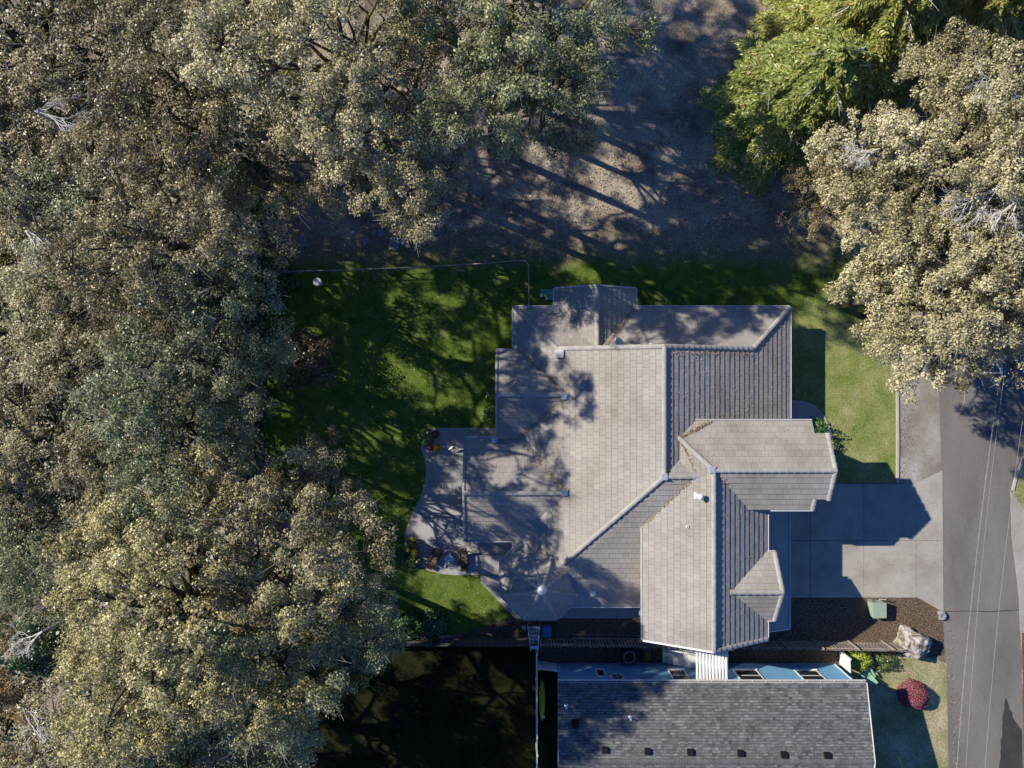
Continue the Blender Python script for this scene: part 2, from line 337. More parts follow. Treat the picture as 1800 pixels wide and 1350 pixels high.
sheet('oil_stain', [(1768 - 15 * (t / 30) ** .6 + 3.2 * mnoise.noise(Vector((t * .45, 2.0, 0))) + 1.5 * mnoise.noise(Vector((t * 1.7, 5.0, 0))), 1226 + 190 * t / 30) for t in range(31)] + [(1797.6, 1416), (1796.2, 1290)] + [(1795 - 26 * t / 9 + 2.5 * mnoise.noise(Vector((t * .9, 9.0, 0))), 1280 - 52 * (t / 9) ** 1.6 + 3 * mnoise.noise(Vector((t * .8, 4.0, 0)))) for t in range(9)], 0.0250, M['wet'])

# kerbs
def kerb(name, pts, w, h):
    for_pts = [(U(x), V(y)) for x, y in pts]
    mb = MB(); L_ = []; R_ = []
    for i, p in enumerate(for_pts):
        a = for_pts[max(i - 1, 0)]; b = for_pts[min(i + 1, len(for_pts) - 1)]
        dx, dy = b[0] - a[0], b[1] - a[1]; l = math.hypot(dx, dy); nx, ny = -dy / l, dx / l
        L_.append((p[0] + nx * w / 2, p[1] + ny * w / 2)); R_.append((p[0] - nx * w / 2, p[1] - ny * w / 2))
    for i in range(len(for_pts) - 1):
        mb.prism(ccw([L_[i], R_[i], R_[i + 1], L_[i + 1]]), 0.0, h)
    return tag(mb.build(name, M['kerb']), kind='structure')
kerb('kerb', [(1576, 560), (1576.5, 700), (1577, 780), (1576.5, 849)], 0.17, 0.13)
kerb('road_kerb', catmull([(1814, 720), (1799, 800), (1786, 835), (1779, 862)], 4), 0.16, 0.12)

# concrete slabs, each one an object
def slabs(name, poly_px, xs, ys, z0, z1, m, gap=0.35, label=None):
    root = empty(name); root['kind'] = 'structure'
    for i in range(len(xs) - 1):
        for j in range(len(ys) - 1):
            q = clip_rect(poly_px, xs[i] + gap, xs[i + 1] - gap, ys[j] + gap, ys[j + 1] - gap)
            if q and area2(q) > 12:
                mb = MB(); w = ccw([(U(x), V(y)) for x, y in q]); mb.prism(w, z0, z1 + rnd.uniform(-0.002, 0.002)); mb.build('slab', m, root)
    return root
slabs('driveway', [(1340, 850.5), (1605.5, 850.5), (1656, 827), (1658, 1076), (1612, 1050), (1340, 1050)], [1338, 1424, 1518, 1610, 1660], [820, 950, 1080], 0.0, 0.045, M['concrete'])
PATIO = [(768, 752), (900, 752), (900, 1000), (880, 1000), (880, 1010), (842, 1010), (800, 1011), (779, 1009), (756, 1004), (736, 994), (722, 977), (712, 961), (711, 945), (713, 934), (720, 913), (731, 890), (740, 872), (748, 844), (749, 823), (746, 805), (739, 787), (748, 760)]
slabs('patio', PATIO, [700, 844, 905], [745, 787, 847, 910, 974.5, 1015], 0.0, 0.05, M['patio'])
slabs('garden_path', [(845, 1011.5), (905, 1011.5), (935, 1060), (1132, 1060), (1132, 1086.5), (905, 1086.5), (866, 1045), (845, 1024)], [840, 905, 1034, 1105, 1140], [1008, 1060, 1090], 0.0, 0.045, M['patio'])
WALK = [(1380, 704)] + catmull([(1392, 704), (1415, 708), (1435, 719), (1450, 738), (1460, 765), (1463, 790), (1464, 815), (1462, 849)], 4) + [(1380, 849)]
slabs('entry_walk', WALK, [1378, 1470], [700, 775, 852], 0.0, 0.05, M['patio'])
kerb('walk_edging', catmull([(1389, 705), (1415, 708), (1435, 719), (1450, 738), (1460, 765), (1463, 790), (1464, 815)], 4), 0.16, 0.09)

# ---------------------------------------------------------------- main house
house = empty('house', (9.2, -6, 0))
tag(house, 'large hip and gable house with greyish tan concrete tile roof and corner turret', 'house')
HOFF = Vector((9.2, -6, 0))
def hb(mb, name, m, parent=None):
    """build with world coordinates under the house"""
    o = mb.build(name, m, parent or house)
    if parent is None: o.location = -HOFF
    return o
TW, TE = 0.41, 0.40                       # tile width, exposure on the slope
tile_objs_left = 300
tile_meshes = []
for k in range(6):
    mbt = MB(); lo, hi = 0.042, 0.006; w = TW / 2 - 0.005; b = 0.02
    mbt.add([(-w, 0, 0), (w, 0, 0), (w, TE - .022, 0), (-w, TE - .022, 0), (-w, 0, lo), (w, 0, lo), (w, TE - .022, hi), (-w, TE - .022, hi)], [(4, 5, 6, 7), (0, 1, 5, 4), (1, 2, 6, 5), (3, 0, 4, 7)])
    me = mbt.mesh('roof_tile'); me.materials.append(M['tile'])
    at = me.attributes.new('tint', 'FLOAT', 'FACE'); at.data.foreach_set('value', [0.1 + 0.16 * k] * 4); tile_meshes.append(me)

def roof_plane(poly, eave_dir, z_ref, pt_ref, slope, tiled=True, single=False, name='roof', m=None):
    """poly: plan corners. eave_dir: plan unit vector pointing DOWN the slope. height z_ref at pt_ref."""
    global tile_objs_left
    d = Vector((eave_dir[0], eave_dir[1])).normalized(); up = -d; a = Vector((-up.y, up.x)) * -1
    ang = math.atan(slope); cs = math.cos(ang); sn = math.sin(ang)
    A = Vector((a.x, a.y, 0)); T = Vector((up.x * cs, up.y * cs, sn)); Nn = A.cross(T)
    if Nn.z < 0: A = -A; Nn = A.cross(T)
    O = Vector((pt_ref[0], pt_ref[1], z_ref))
    def zat(x, y): return z_ref + slope * ((x - pt_ref[0]) * up.x + (y - pt_ref[1]) * up.y)
    uv = []
    for (x, y) in poly:
        q = Vector((x, y, zat(x, y))) - O; uv.append((q.dot(A), q.dot(T)))
    uv = ccw(uv)
    def W(u, w, n=0.0): return O + A * u + T * w + Nn * n
    mb = MB(); n = len(uv)
    mb.add([W(u, w, -0.005) for u, w in uv] + [W(u, w, -0.13) for u, w in uv], [tuple(range(n)), tuple(range(2 * n - 1, n - 1, -1))] + [(n + i, n + (i + 1) % n, (i + 1) % n, i) for i in range(n)])
    roof = hb(mb, name, m or M['deck'])
    if not tiled: return roof, W
    u0 = min(p[0] for p in uv); u1 = max(p[0] for p in uv); w0 = min(p[1] for p in uv); w1 = max(p[1] for p in uv)
    vs = []; fs = []; tint = []
    nc = int((w1 - w0) / TE) + 1
    for i in range(nc):
        v0 = w0 + i * TE - 0.02
        off = (0.5 * TW if i % 2 else 0) + rnd.uniform(-0.03, 0.03)
        nu = int((u1 - u0) / TW) + 3
        course = rnd.gauss(0, 0.06)
        for j in range(-1, nu):
            a0 = u0 + off + j * TW
            q = clip_rect(uv, a0 + 0.005, a0 + TW - 0.005, v0, v0 + TE - 0.022)
            if not q or area2(q) < 0.004: continue
            q = ccw(q); full = abs(area2(q) - (TW - 0.010) * (TE - 0.022)) < 1e-3
            lift = rnd.gauss(0, 0.0025)
            t = min(1, max(0, 0.5 + course + rnd.gauss(0, 0.16)))
            if single and full and tile_objs_left > 0:
                tile_objs_left -= 1
                o = bpy.data.objects.new('roof_tile', tile_meshes[min(5, int(t * 6))]); C.objects.link(o); o.parent = roof
                p = W(a0 + TW / 2, v0, lift)
                o.matrix_local = Matrix(((A.x, T.x, Nn.x, p.x), (A.y, T.y, Nn.y, p.y), (A.z, T.z, Nn.z, p.z), (0, 0, 0, 1)))
                continue
            b = len(vs); k = len(q)
            for (u, w) in q: vs.append(W(u, w, 0.042 + (0.006 - 0.042) * (w - v0) / TE + lift))
            for (u, w) in q: vs.append(W(u, w, 0.0))
            fs.append(tuple(range(b, b + k))); tint.append(t)
            for e in range(k):
                fs.append((b + k + e, b + k + (e + 1) % k, b + (e + 1) % k, b + e)); tint.append(t)
    me = bpy.data.meshes.new('roof_tiles'); me.from_pydata([tuple(v) for v in vs], [], fs); me.materials.append(M['tile'])
    at = me.attributes.new('tint', 'FLOAT', 'FACE'); at.data.foreach_set('value', tint); me.update()
    o = bpy.data.objects.new('roof_tiles', me); C.objects.link(o); o.parent = roof; o['kind'] = 'stuff'
    return roof, W

# shared ridge cap: arched, overlapping the next one
def cap_mesh(w, l, h):
    mbt = MB(); n = 6; vs = []
    for (x, s, dz) in ((0, 1.06, 0.022), (l, 0.94, 0.0)):
        for k in range(n + 1):
            a = math.pi * k / n; vs.append((x, -math.cos(a) * w / 2 * s, math.sin(a) * h * s + dz))
    fs = [(k, n + 1 + k, n + 2 + k, k + 1) for k in range(n)] + [tuple(range(n, -1, -1))]
    mbt.add(vs, fs, False); me = mbt.mesh('ridge_tile'); me.materials.append(M['ridge']); return me
CAP = cap_mesh(0.30, 0.46, 0.10)
TCAP = cap_mesh(0.24, 0.46, 0.10)
def ridge(parent, p0, p1, lift=0.01, mesh=None, step=0.44):
    p0 = Vector(p0); p1 = Vector(p1)
    if p1.z < p0.z: p0, p1 = p1, p0
    d = p1 - p0; L_ = d.length; d.normalize(); n = max(1, round(L_ / step)); st = L_ / n
    s = d.cross(Vector((0, 0, 1))).normalized() * -1; u = d.cross(s)
    if u.z < 0: u = -u; s = -s
    for i in range(n):
        p = p0 + d * (st * i) + u * lift
        o = bpy.data.objects.new('ridge_tile', mesh or CAP); C.objects.link(o); o.parent = parent
        o.matrix_local = Matrix(((d.x, s.x, u.x, p.x), (d.y, s.y, u.y, p.y), (d.z, s.z, u.z, p.z), (0, 0, 0, 1)))
def gutter(p0, p1, out=(0, 0)):
    mb = MB(); p0 = Vector(p0) + Vector((out[0], out[1], 0)) * 0.05; p1 = Vector(p1) + Vector((out[0], out[1], 0)) * 0.05
    dz = Vector((0, 0, 0.03)); o = Vector((out[0], out[1], 0)) * 0.045
    mb.bar(p0 - Vector((0, 0, 0.10)), p1 - Vector((0, 0, 0.10)), 0.11, 0.02)
    mb.bar(p0 + o - Vector((0, 0, 0.04)), p1 + o - Vector((0, 0, 0.04)), 0.034, 0.14)
    mb.bar(p0 - o - Vector((0, 0, 0.04)), p1 - o - Vector((0, 0, 0.04)), 0.022, 0.12)
    hb(mb, 'gutter', M['gutter'])
def rake(p0, p1, m='fascia', w=0.10, h=0.16):
    mb = MB(); mb.bar(p0, p1, w, h); hb(mb, 'rake_board', M[m])

RX, RZ = U(1168, 6.6), 6.6
EX, WX, EZ = U(1388, 2.4), U(903, 2.4), 2.4
YG = 2.2; YS = V(838, 6.6); NE = V(540, 2.4); SE = V(1065, 2.4)
kE = (RZ - EZ) / (EX - RX); kW = (RZ - EZ) / (RX - WX); kN = 0.46; kS = (RZ - EZ) / (YS - SE)
zt = EZ + kN * (NE - YG); xE = EX - (zt - EZ) / kE; xW = WX + (zt - EZ) / kW
# big slopes
rE, _ = roof_plane([(RX, YG + .12), (xE, YG + .12), (xE + 0.1, YG), (EX, NE), (EX, YS), (RX, YS)], (1, 0), RZ, (RX, 0), kE)
rW, _ = roof_plane([(RX, YG + .12), (RX, YS), (WX, SE), (WX, NE), (xW, YG), (xW, YG + .12)], (-1, 0), RZ, (RX, 0), kW)
rN, _ = roof_plane([(WX, NE), (EX, NE), (xE, YG), (xW, YG)], (0, 1), EZ, (0, NE), kN)
rS, _ = roof_plane([(RX, YS), (11.6, YS), (11.6, SE), (WX, SE)], (0, -1), EZ, (0, SE), kS)
rC, _ = roof_plane([(RX, YS), (11.6, YS), (11.6, YS + 2.4), (RX, YS + 2.4)], (0, 1), RZ, (0, YS), 0.46)
ridge(rE, (RX, YG + .12, RZ), (RX, YS, RZ)); ridge(rW, (RX, YS, RZ), (3.3, YS - (RX - 3.3) * kW / kS, RZ - (RX - 3.3) * kW))
ridge(rE, (xE, YG, zt), (EX, NE, EZ)); ridge(rN, (xW, YG, zt), (WX, NE, EZ))
ridge(rC, (RX, YS, RZ), (11.5, YS, RZ))
ridge(rE, (xE, YG + .1, zt), (RX, YG + .1, RZ), 0.02); ridge(rW, (xW, YG + .1, zt), (RX, YG + .1, RZ), 0.02)
mb = MB(); mb.add([(xW, YG - .02, zt - .05), (xE, YG - .02, zt - .05), (RX, YG - .02, RZ - .12), (xW, YG - .18, zt - .05), (xE, YG - .18, zt - .05), (RX, YG - .18, RZ - .12)], [(0, 2, 1), (3, 4, 5), (0, 3, 5, 2), (2, 5, 4, 1)])
hb(mb, 'gable_wall', M['wall'])
# garage wing (two storeys)
GX, GZ, GE = U(1255, 7.1), 7.1, 5.1
GWX, GEX, GYS = U(1130, 5.1), U(1348, 5.1), -16.15
NY = V(827, 7.1); kGW = (GZ - GE) / (GX - GWX); kGE = (GZ - GE) / (GEX - GX)
rGW, _ = roof_plane([(GX, NY), (GX, GYS), (GWX, GYS), (GWX, NY + (GX - GWX))], (-1, 0), GZ, (GX, 0), kGW, single=True)
rGE, _ = roof_plane([(GX, NY), (GEX, NY), (GEX, GYS), (GX, GYS)], (1, 0), GZ, (GX, 0), kGE)
ridge(rGW, (GX, NY, GZ), (GX, GYS, GZ))
ridge(rGE, (GX, GYS + .05, GZ), (GEX, GYS + .05, GE), 0.0); 
# north gable of the wing
AX, AX2 = U(1428, 5.7), U(1470, 7.1); kA = 0.50
AN, AS = V(740, 5.7), V(895, 5.75); n1 = V(762, 6.0); s1 = V(878, 6.0)
rA, _ = roof_plane([(GX, NY), (AX2, NY), (AX2, n1), (AX, n1), (AX, AN), (GX - (AN - NY), AN)], (0, 1), GZ, (0, NY), kA)
rB, _ = roof_plane([(GX, NY), (GX, AS), (AX, AS), (AX, s1), (AX2, s1), (AX2, NY)], (0, -1), GZ, (0, NY), kA)
ridge(rA, (GX, NY, GZ), (AX2, NY, GZ)); ridge(rA, (GX, NY, GZ), (10.2, NY + (GX - 10.2), GZ - kGW * (GX - 10.2)))
zA = lambda y: GZ - kA * abs(y - NY)
ridge(rA, (AX2 - .04, NY, GZ), (AX2 - .04, n1, zA(n1)), 0.0); ridge(rB, (AX2 - .04, NY, GZ), (AX2 - .04, s1, zA(s1)), 0.0)
ridge(rB, (AX - .04, s1, zA(s1)), (AX - .04, AS, zA(AS)), 0.0)
# small gable on the street side
BZ, BY, BX = 6.5, V(1041, 6.5), U(1377, 6.5); b0 = U(1280, 6.5); bN, bS = V(971, 5.15), V(1089, 5.15); kB = 1.35 / ((bN - bS) / 2)
rD, _ = roof_plane([(b0, BY), (BX, BY), (BX, bN), (b0, bN)], (0, 1), BZ, (0, BY), kB)
rF, _ = roof_plane([(b0, BY), (b0, bS), (BX, bS), (BX, BY)], (0, -1), BZ, (0, BY), kB)
ridge(rD, (b0 + .1, BY, BZ), (BX, BY, BZ)); ridge(rD, (BX - .04, BY, BZ), (BX - .04, bN, BZ - kB * (bN - BY)), 0.0); ridge(rF, (BX - .04, BY, BZ), (BX - .04, bS, BZ - kB * (BY - bS)), 0.0)
# west cross gables
def cross_gable(yn, ys, zr, ze, xw):
    ym = (yn + ys) / 2; k = (zr - ze) / ((yn - ys) / 2); xt = RX - (RZ - zr) / kW
    a, _ = roof_plane([(xw, ym), (xt + .3, ym), (xt + .3, yn), (xw, yn)], (0, 1), zr, (0, ym), k)
    b, _ = roof_plane([(xw, ym), (xw, ys), (xt + .3, ys), (xt + .3, ym)], (0, -1), zr, (0, ym), k)
    ridge(a, (xw, ym, zr), (xt, ym, zr))
    rake((xw - .02, ym, zr), (xw - .02, yn, ze), 'ridge', .14, .2); rake((xw - .02, ym, zr), (xw - .02, ys, ze), 'ridge', .14, .2)
    mb = MB(); x = xw + .45; mb.add([(x, yn - .35, 0), (x, ys + .35, 0), (x, ys + .35, ze), (x, ym, zr - .15), (x, yn - .35, ze)], [(0, 4, 3, 2, 1)]); hb(mb, 'gable_wall', M['wall'])
    return xt, ym
c1 = cross_gable(V(616, 2.6), V(770, 2.6), 4.0, 2.6, U(873, 3.2))
c2 = cross_gable(V(770.5, 2.4) - .02, V(950, 2.4), 4.0, 2.4, U(816.5, 3.0))
gutter((U(817, 2.4), V(950, 2.4), 2.4), (U(902, 2.4), V(950, 2.4), 2.4), (0, -1)); gutter((U(817, 2.4), V(770, 2.4), 2.4), (U(868, 2.4), V(770, 2.4), 2.4), (0, 1))
# north porch gable
pz = 3.75; pxm = U(1050, 3.75); pw, pe = U(975, 2.4), U(1117, 2.4); pyn = V(505, 2.9)
k = (pz - EZ) / ((pe - pw) / 2)
rP, _ = roof_plane([(pxm, pyn), (pxm, YG), (pw, YG), (pw, pyn)], (-1, 0), pz, (pxm, 0), k)
rQ, _ = roof_plane([(pxm, pyn), (pe, pyn), (pe, YG), (pxm, YG)], (1, 0), pz, (pxm, 0), k)
ridge(rP, (pxm, pyn, pz), (pxm, YG, pz))
rake((pxm, pyn + .02, pz), (pw, pyn + .02, EZ)); rake((pxm, pyn + .02, pz), (pe, pyn + .02, EZ))
gutter((pw, pyn, EZ), (pw, NE, EZ), (-1, 0)); gutter((pe, pyn, EZ), (pe, NE, EZ), (1, 0))
mb = MB(); y = pyn - .4; mb.add([(pw + .35, y, 0), (pe - .35, y, 0), (pe - .35, y, EZ), (pxm, y, pz - .15), (pw + .35, y, EZ)], [(0, 1, 2, 3, 4)]); hb(mb, 'gable_wall', M['wall'])
# turret
tcx, tcy, tr, tz0, tz1 = U(950, 2.5), V(1017, 2.5), 2.66, 2.5, 5.2
tk = (tz1 - tz0) / tr
oc = [(tcx + tr / math.cos(R(22.5)) * math.cos(R(22.5 + 45 * i)), tcy + tr / math.cos(R(22.5)) * math.sin(R(22.5 + 45 * i))) for i in range(8)]
for i in range(8):
    a = R(45 * i + 45); p, q = oc[i], oc[(i + 1) % 8]; d = (math.cos(a), math.sin(a))
    rt, _ = roof_plane([p, q, (tcx, tcy)], d, tz1, (tcx, tcy), tk)
    ridge(rt, (p[0], p[1], tz0), (tcx, tcy, tz1), 0.0, TCAP)
    if i in (1, 2, 3, 4, 5, 6): gutter((p[0], p[1], tz0), (q[0], q[1], tz0), d)
mb = MB(); mb.lathe([(0.30, tz1 - .12), (0.32, tz1 + .02), (0.22, tz1 + .10), (0.05, tz1 + .16), (0.0, tz1 + .17)], 14, (tcx, tcy)); hb(mb, 'finial_cap', M['flash'])
mb = MB(); mb.prism([(tcx + 2.3 * math.cos(R(22.5 + 45 * i)), tcy + 2.3 * math.sin(R(22.5 + 45 * i))) for i in range(8)], 0, tz0 - .1); hb(mb, 'turret_wall', M['wall'])
# gutters
gutter((WX, NE, EZ), (pw, NE, EZ), (0, 1)); gutter((pe, NE, EZ), (EX, NE, EZ), (0, 1)); gutter((WX, NE, EZ), (WX, V(616, 2.4), EZ), (-1, 0))
gutter((EX, NE, EZ), (EX, AN, EZ), (1, 0)); gutter((U(1000, 2.4), SE, EZ), (GWX + .3, SE, EZ), (0, -1)); gutter((WX, V(950, 2.4), EZ), (WX, V(968, 2.4), EZ), (-1, 0))
gutter((U(873, 2.6), V(616, 2.6), 2.6), (WX, V(616, 2.6), 2.6), (0, 1))
gutter((GWX, V(925, 5.1), GE), (GWX, GYS, GE), (-1, 0)); gutter((GEX, AS, GE), (GEX, bN, GE), (1, 0)); gutter((GEX, bS, GE), (GEX, GYS, GE), (1, 0))
gutter((GX - 1.6, AN, zA(AN)), (AX, AN, zA(AN)), (0, 1)); gutter((GEX, AS, zA(AS)), (AX, AS, zA(AS)), (0, -1))
gutter((GEX, bN, BZ - kB * (bN - BY)), (BX, bN, BZ - kB * (bN - BY)), (0, 1)); gutter((GEX, bS, BZ - kB * (BY - bS)), (BX, bS, BZ - kB * (BY - bS)), (0, -1))
rake((GX, GYS - .03, GZ), (GWX, GYS - .03, GE), 'gutter'); rake((GX, GYS - .03, GZ), (GEX, GYS - .03, GE), 'fascia')
# pent roof over the garage doors
px0, px1, pza, pzb = 15.5, U(1387, 2.9), 3.9, 2.9
rPent, WP = roof_plane([(px0, AS + .4), (px1, AS + .4), (px1, GYS - .05), (px0, GYS - .05)], (1, 0), pzb, (px1, 0), (pza - pzb) / (px1 - px0), tiled=False, name='pent_roof', m=M['pent'])
gutter((px1, AS + .4, pzb), (px1, GYS - .05, pzb), (1, 0)); rake((px0, GYS - .07, pza), (px1, GYS - .07, pzb), 'gutter', .05)
# walls
mb = MB(); mb.box(WX + .45, EX - .45, SE + .45, NE - .45, 0, 2.3); hb(mb, 'wall', M['wall'])
mb = MB(); mb.box(GWX + .4, GEX - .4, GYS + .4, AS, 0, GE - .1); hb(mb, 'wall', M['wall'])
mb = MB(); mb.box(GX - 2.4, AX - .5, AS + .4, AN - .4, 0, zA(AN) - .2); hb(mb, 'wall', M['wall'])
mb = MB(); mb.box(GEX - .5, BX - .35, bS + .3, bN - .3, 3.3, 5.05); hb(mb, 'wall', M['wall'])
mb = MB(); mb.add([(BX - .36, bS + .3, 5.05), (BX - .36, bN - .3, 5.05), (BX - .36, BY, BZ - .18)], [(0, 1, 2)]); hb(mb, 'gable_wall', M['wall'])
mb = MB(); mb.add([(GWX + .4, GYS + .38, GE - .1), (GEX - .4, GYS + .38, GE - .1), (GX, GYS + .38, GZ - .2)], [(0, 1, 2)]); hb(mb, 'gable_wall', M['wall'])
mb = MB(); zz = zA(AN) - .2; mb.add([(AX - .48, AS + .4, zz), (AX - .48, AN - .4, zz), (AX - .48, NY, GZ - .2)], [(0, 1, 2)]); hb(mb, 'gable_wall', M['wall'])
for y0 in (-9.0, -11.9, -14.8):
    mb = MB(); mb.box(GEX - .42, GEX - .36, y0 - 1.1, y0 + 1.1, 0.05, 2.3); d = hb(mb, 'garage_door', M['door'])
    for zz in (0.6, 1.15, 1.7):
        mb = MB(); mb.box(GEX - .355, GEX - .34, y0 - 1.08, y0 + 1.08, zz, zz + .02); mb.build('panel_joint', M['fascia'], d)
def house_window(x, y, z, w, h, face):
    mb = MB()
    if face in 'we': mb.box(x - .04, x + .04, y - w / 2, y + w / 2, z, z + h)
    else: mb.box(x - w / 2, x + w / 2, y - .04, y + .04, z, z + h)
    f = hb(mb, 'window', M['white']); mb = MB(); e = .055
    if face in 'we': mb.box(x - e, x + e, y - w / 2 + .07, y + w / 2 - .07, z + .07, z + h - .07)
    else: mb.box(x - w / 2 + .07, x + w / 2 - .07, y - e, y + e, z + .07, z + h - .07)
    mb.build('pane', M['glass'], f)
for y in (-1.6, 0.2): house_window(U(873, 3.2) + .44, y, .9, 1.2, 1.2, 'w')
for y in (-8.6, -5.5): house_window(U(816.5, 3) + .44, y, .5, 1.8, 1.7, 'w')
for x in (11.0, 13.6, 16.2): house_window(x, NE - .44, .9, 1.3, 1.2, 'n')
for y in (1.5, -0.8): house_window(EX - .44, y, .9, 1.3, 1.2, 'e')
house_window(AX - .48, NY, 3.6, 1.6, 1.5, 'e'); house_window(BX - .34, BY, 4.0, 1.4, 1.2, 'e')
# roof vents and pipes
def vent(px, py, z, kind):
    x, y, _ = P(px, py, z); mb = MB()
    if kind == 'pipe':
        mb.lathe([(0.20, z - .12), (0.11, z + .03), (0.07, z + .05), (0.07, z + .42), (0.055, z + .42), (0.055, z + .2)], 10, (x, y)); n = 'vent_pipe'
    elif kind == 'flue':
        mb.box(x - .26, x + .26, y - .22, y + .22, z - .3, z + .05); mb.lathe([(0.13, z), (0.13, z + .55), (0.20, z + .56), (0.20, z + .68), (0.05, z + .76), (0.0, z + .77)], 12, (x, y)); n = 'flue'
    elif kind == 'flat':
        mb.box(x - .27, x + .27, y - .24, y + .24, z - .12, z + .10); n = 'roof_vent'
    else:
        mb.box(x - .17, x + .17, y - .15, y + .15, z - .1, z + .06); n = 'roof_vent'
    hb(mb, n, M['white'] if kind != 'flat2' else M['flash'])
vent(983, 622, 3.95, 'flat'); vent(1227, 871, 6.6, 'flue'); vent(1206, 924, 6.1, 'pipe'); vent(1043, 1043, 2.95, 'box'); vent(1146, 607, 3.85, 'box')
for (px, py, z) in [(992, 697, 4.06), (993, 866, 4.06), (1229, 841, 6.65), (1168, 838, 6.7), (1252, 826, 7.2), (870, 773, 2.75)]:
    x, y, _ = P(px, py, z); mb = MB(); mb.box(x - .18, x + .18, y - .2, y + .2, z - .1, z + .06); hb(mb, 'flashing', M['flash'])
# satellite dish
x, y, z = P(1086, 607, 4.6)
dish = empty('satellite_dish', (x, y, 3.95)); tag(dish, 'small white satellite dish on the roof ridge beside the north porch', 'satellite dish')
mb = MB(); mb.tube([(-.25, -.05, 0), (-.1, 0, .35), (0, 0, .6)], .03, 6); mb.build('mast', M['white'], dish)
mb = MB(); mb.lathe([(0.0, 0.0), (0.16, 0.02), (0.34, 0.07), (0.50, 0.16), (0.50, 0.175), (0.0, 0.02)], 18); d = mb.build('reflector', M['white'], dish, (0.02, 0, .62)); d.rotation_euler = (R(-12), R(48), R(15))
mb = MB(); mb.tube([(0, 0, .5), (.45, .02, .62)], .018, 5); mb.box(.42, .52, -.04, .06, .58, .68); mb.build('feed_arm', M['dark'], dish)

# ---------------------------------------------------------------- neighbour's house
nh = empty('bungalow', (13, -22, 0)); tag(nh, 'blue sided bungalow with grey asphalt shingle roof at the bottom edge', 'house'); NO = Vector((13, -22, 0))
def nb(mb, name, m, parent=None):
    o = mb.build(name, m, parent or nh)
    if parent is None: o.location = -NO
    return o
nx0, nx1 = U(980, 4.0), U(1523, 4.0); ne = V(1200, 4.0); nr = V(1340, 5.05); nrz, nez = 5.05, 4.0; ns = nr - (ne - nr); wy = -19.64; wx0, wx1 = nx0 + .25, nx1 - .35
mb = MB(); mb.box(wx0, wx1, ns + .4, wy - .02, 0, 3.85); nb(mb, 'wall', M['blue'])
mb = MB(); 
for k in range(24):
    z = .12 + k * .155; mb.add([(wx0, wy + .018, z), (wx1, wy + .018, z), (wx1, wy, z + .155), (wx0, wy, z + .155), (wx0, wy - .015, z), (wx1, wy - .015, z)], [(0, 1, 2, 3), (4, 5, 1, 0)])
nb(mb, 'lap_siding', M['blue'])
mb = MB()
for k in range(24):
    z = .12 + k * .155; mb.add([(wx1 + .018, wy, z), (wx1 + .018, ns + .4, z), (wx1, ns + .4, z + .155), (wx1, wy, z + .155)], [(3, 2, 1, 0)])
mb.add([(wx1, wy, 3.8), (wx1, ns + .4, 3.8), (wx1, nr, nrz - .15)], [(0, 1, 2)]); nb(mb, 'lap_siding', M['blue'])
mb = MB(); mb.box(wx1 - .05, wx1 + .05, wy - .05, wy + .05, 0, 3.85); nb(mb, 'corner_board', M['white'])
mb = MB(); mb.box(wx0 - .05, wx0 + .05, wy - .05, wy + .05, 0, 3.85); nb(mb, 'corner_board', M['blue'])
# shingles
ks = (nrz - nez) / (ne - nr)
def sh_plane(sign):
    mb = MB(); y_e = ne if sign > 0 else ns
    t = .1
    mb.add([(nx0, nr, nrz), (nx1, nr, nrz), (nx1, y_e, nez), (nx0, y_e, nez), (nx0, nr, nrz - t), (nx1, nr, nrz - t), (nx1, y_e, nez - t), (nx0, y_e, nez - t)], [(0, 1, 2, 3) if sign < 0 else (3, 2, 1, 0), (4, 5, 6, 7), (3, 2, 6, 7), (1, 5, 6, 2), (0, 4, 7, 3)])
    roof = nb(mb, 'roof', M['shingle'])
    vs = []; fs = []; tint = []; ex = .17; ln = math.hypot(ne - nr, nrz - nez); n = int(ln / ex)
    for i in range(n):
        f0 = i / n; f1 = (i + 1) / n
        x = nx0 - rnd.uniform(0, .3)
        while x < nx1:
            w = rnd.choice([.19, .22, .26, .30]); a = max(x, nx0); b = min(x + w - .006, nx1); x += w
            if b - a < .03: continue
            y0 = y_e + (nr - y_e) * f0; y1 = y_e + (nr - y_e) * (f1 + .02); z0 = nez + (nrz - nez) * f0; z1 = nez + (nrz - nez) * f1
            h = rnd.choice([.012, .016, .022]); k = len(vs)
            vs += [(a, y0, z0 + h), (b, y0, z0 + h), (b, y1, z1 + .004), (a, y1, z1 + .004), (a, y0, z0 - .005), (b, y0, z0 - .005)]
            f = [(k + 1, k, k + 3, k + 2), (k, k + 1, k + 5, k + 4)] if sign > 0 else [(k, k + 1, k + 2, k + 3), (k + 1, k, k + 4, k + 5)]
            fs += f; tv = min(1, max(0, rnd.gauss(.45, .22))); tint += [tv, tv * .5]
    me = bpy.data.meshes.new('shingles'); me.from_pydata(vs, [], fs); me.materials.append(M['shingle'])
    me.attributes.new('tint', 'FLOAT', 'FACE').data.foreach_set('value', tint); me.update()
    o = bpy.data.objects.new('shingles', me); C.objects.link(o); o.parent = roof; o['kind'] = 'stuff'
    return roof
rn1 = sh_plane(1); sh_plane(-1)
mbt = MB(); w = .17
mbt.add([(0, -.16, -.02), (w - .02, -.16, -.035), (w - .02, 0, .01), (0, 0, .03), (w - .02, .16, -.035), (0, .16, -.02)], [(0, 1, 2, 3), (3, 2, 4, 5), (0, 3, 5)])
RC = mbt.mesh('ridge_shingle'); RC.materials.append(M['shingle']); RC.attributes.new('tint', 'FLOAT', 'FACE').data.foreach_set('value', [.42] * 3)
nrc = int((nx1 - nx0) / w)
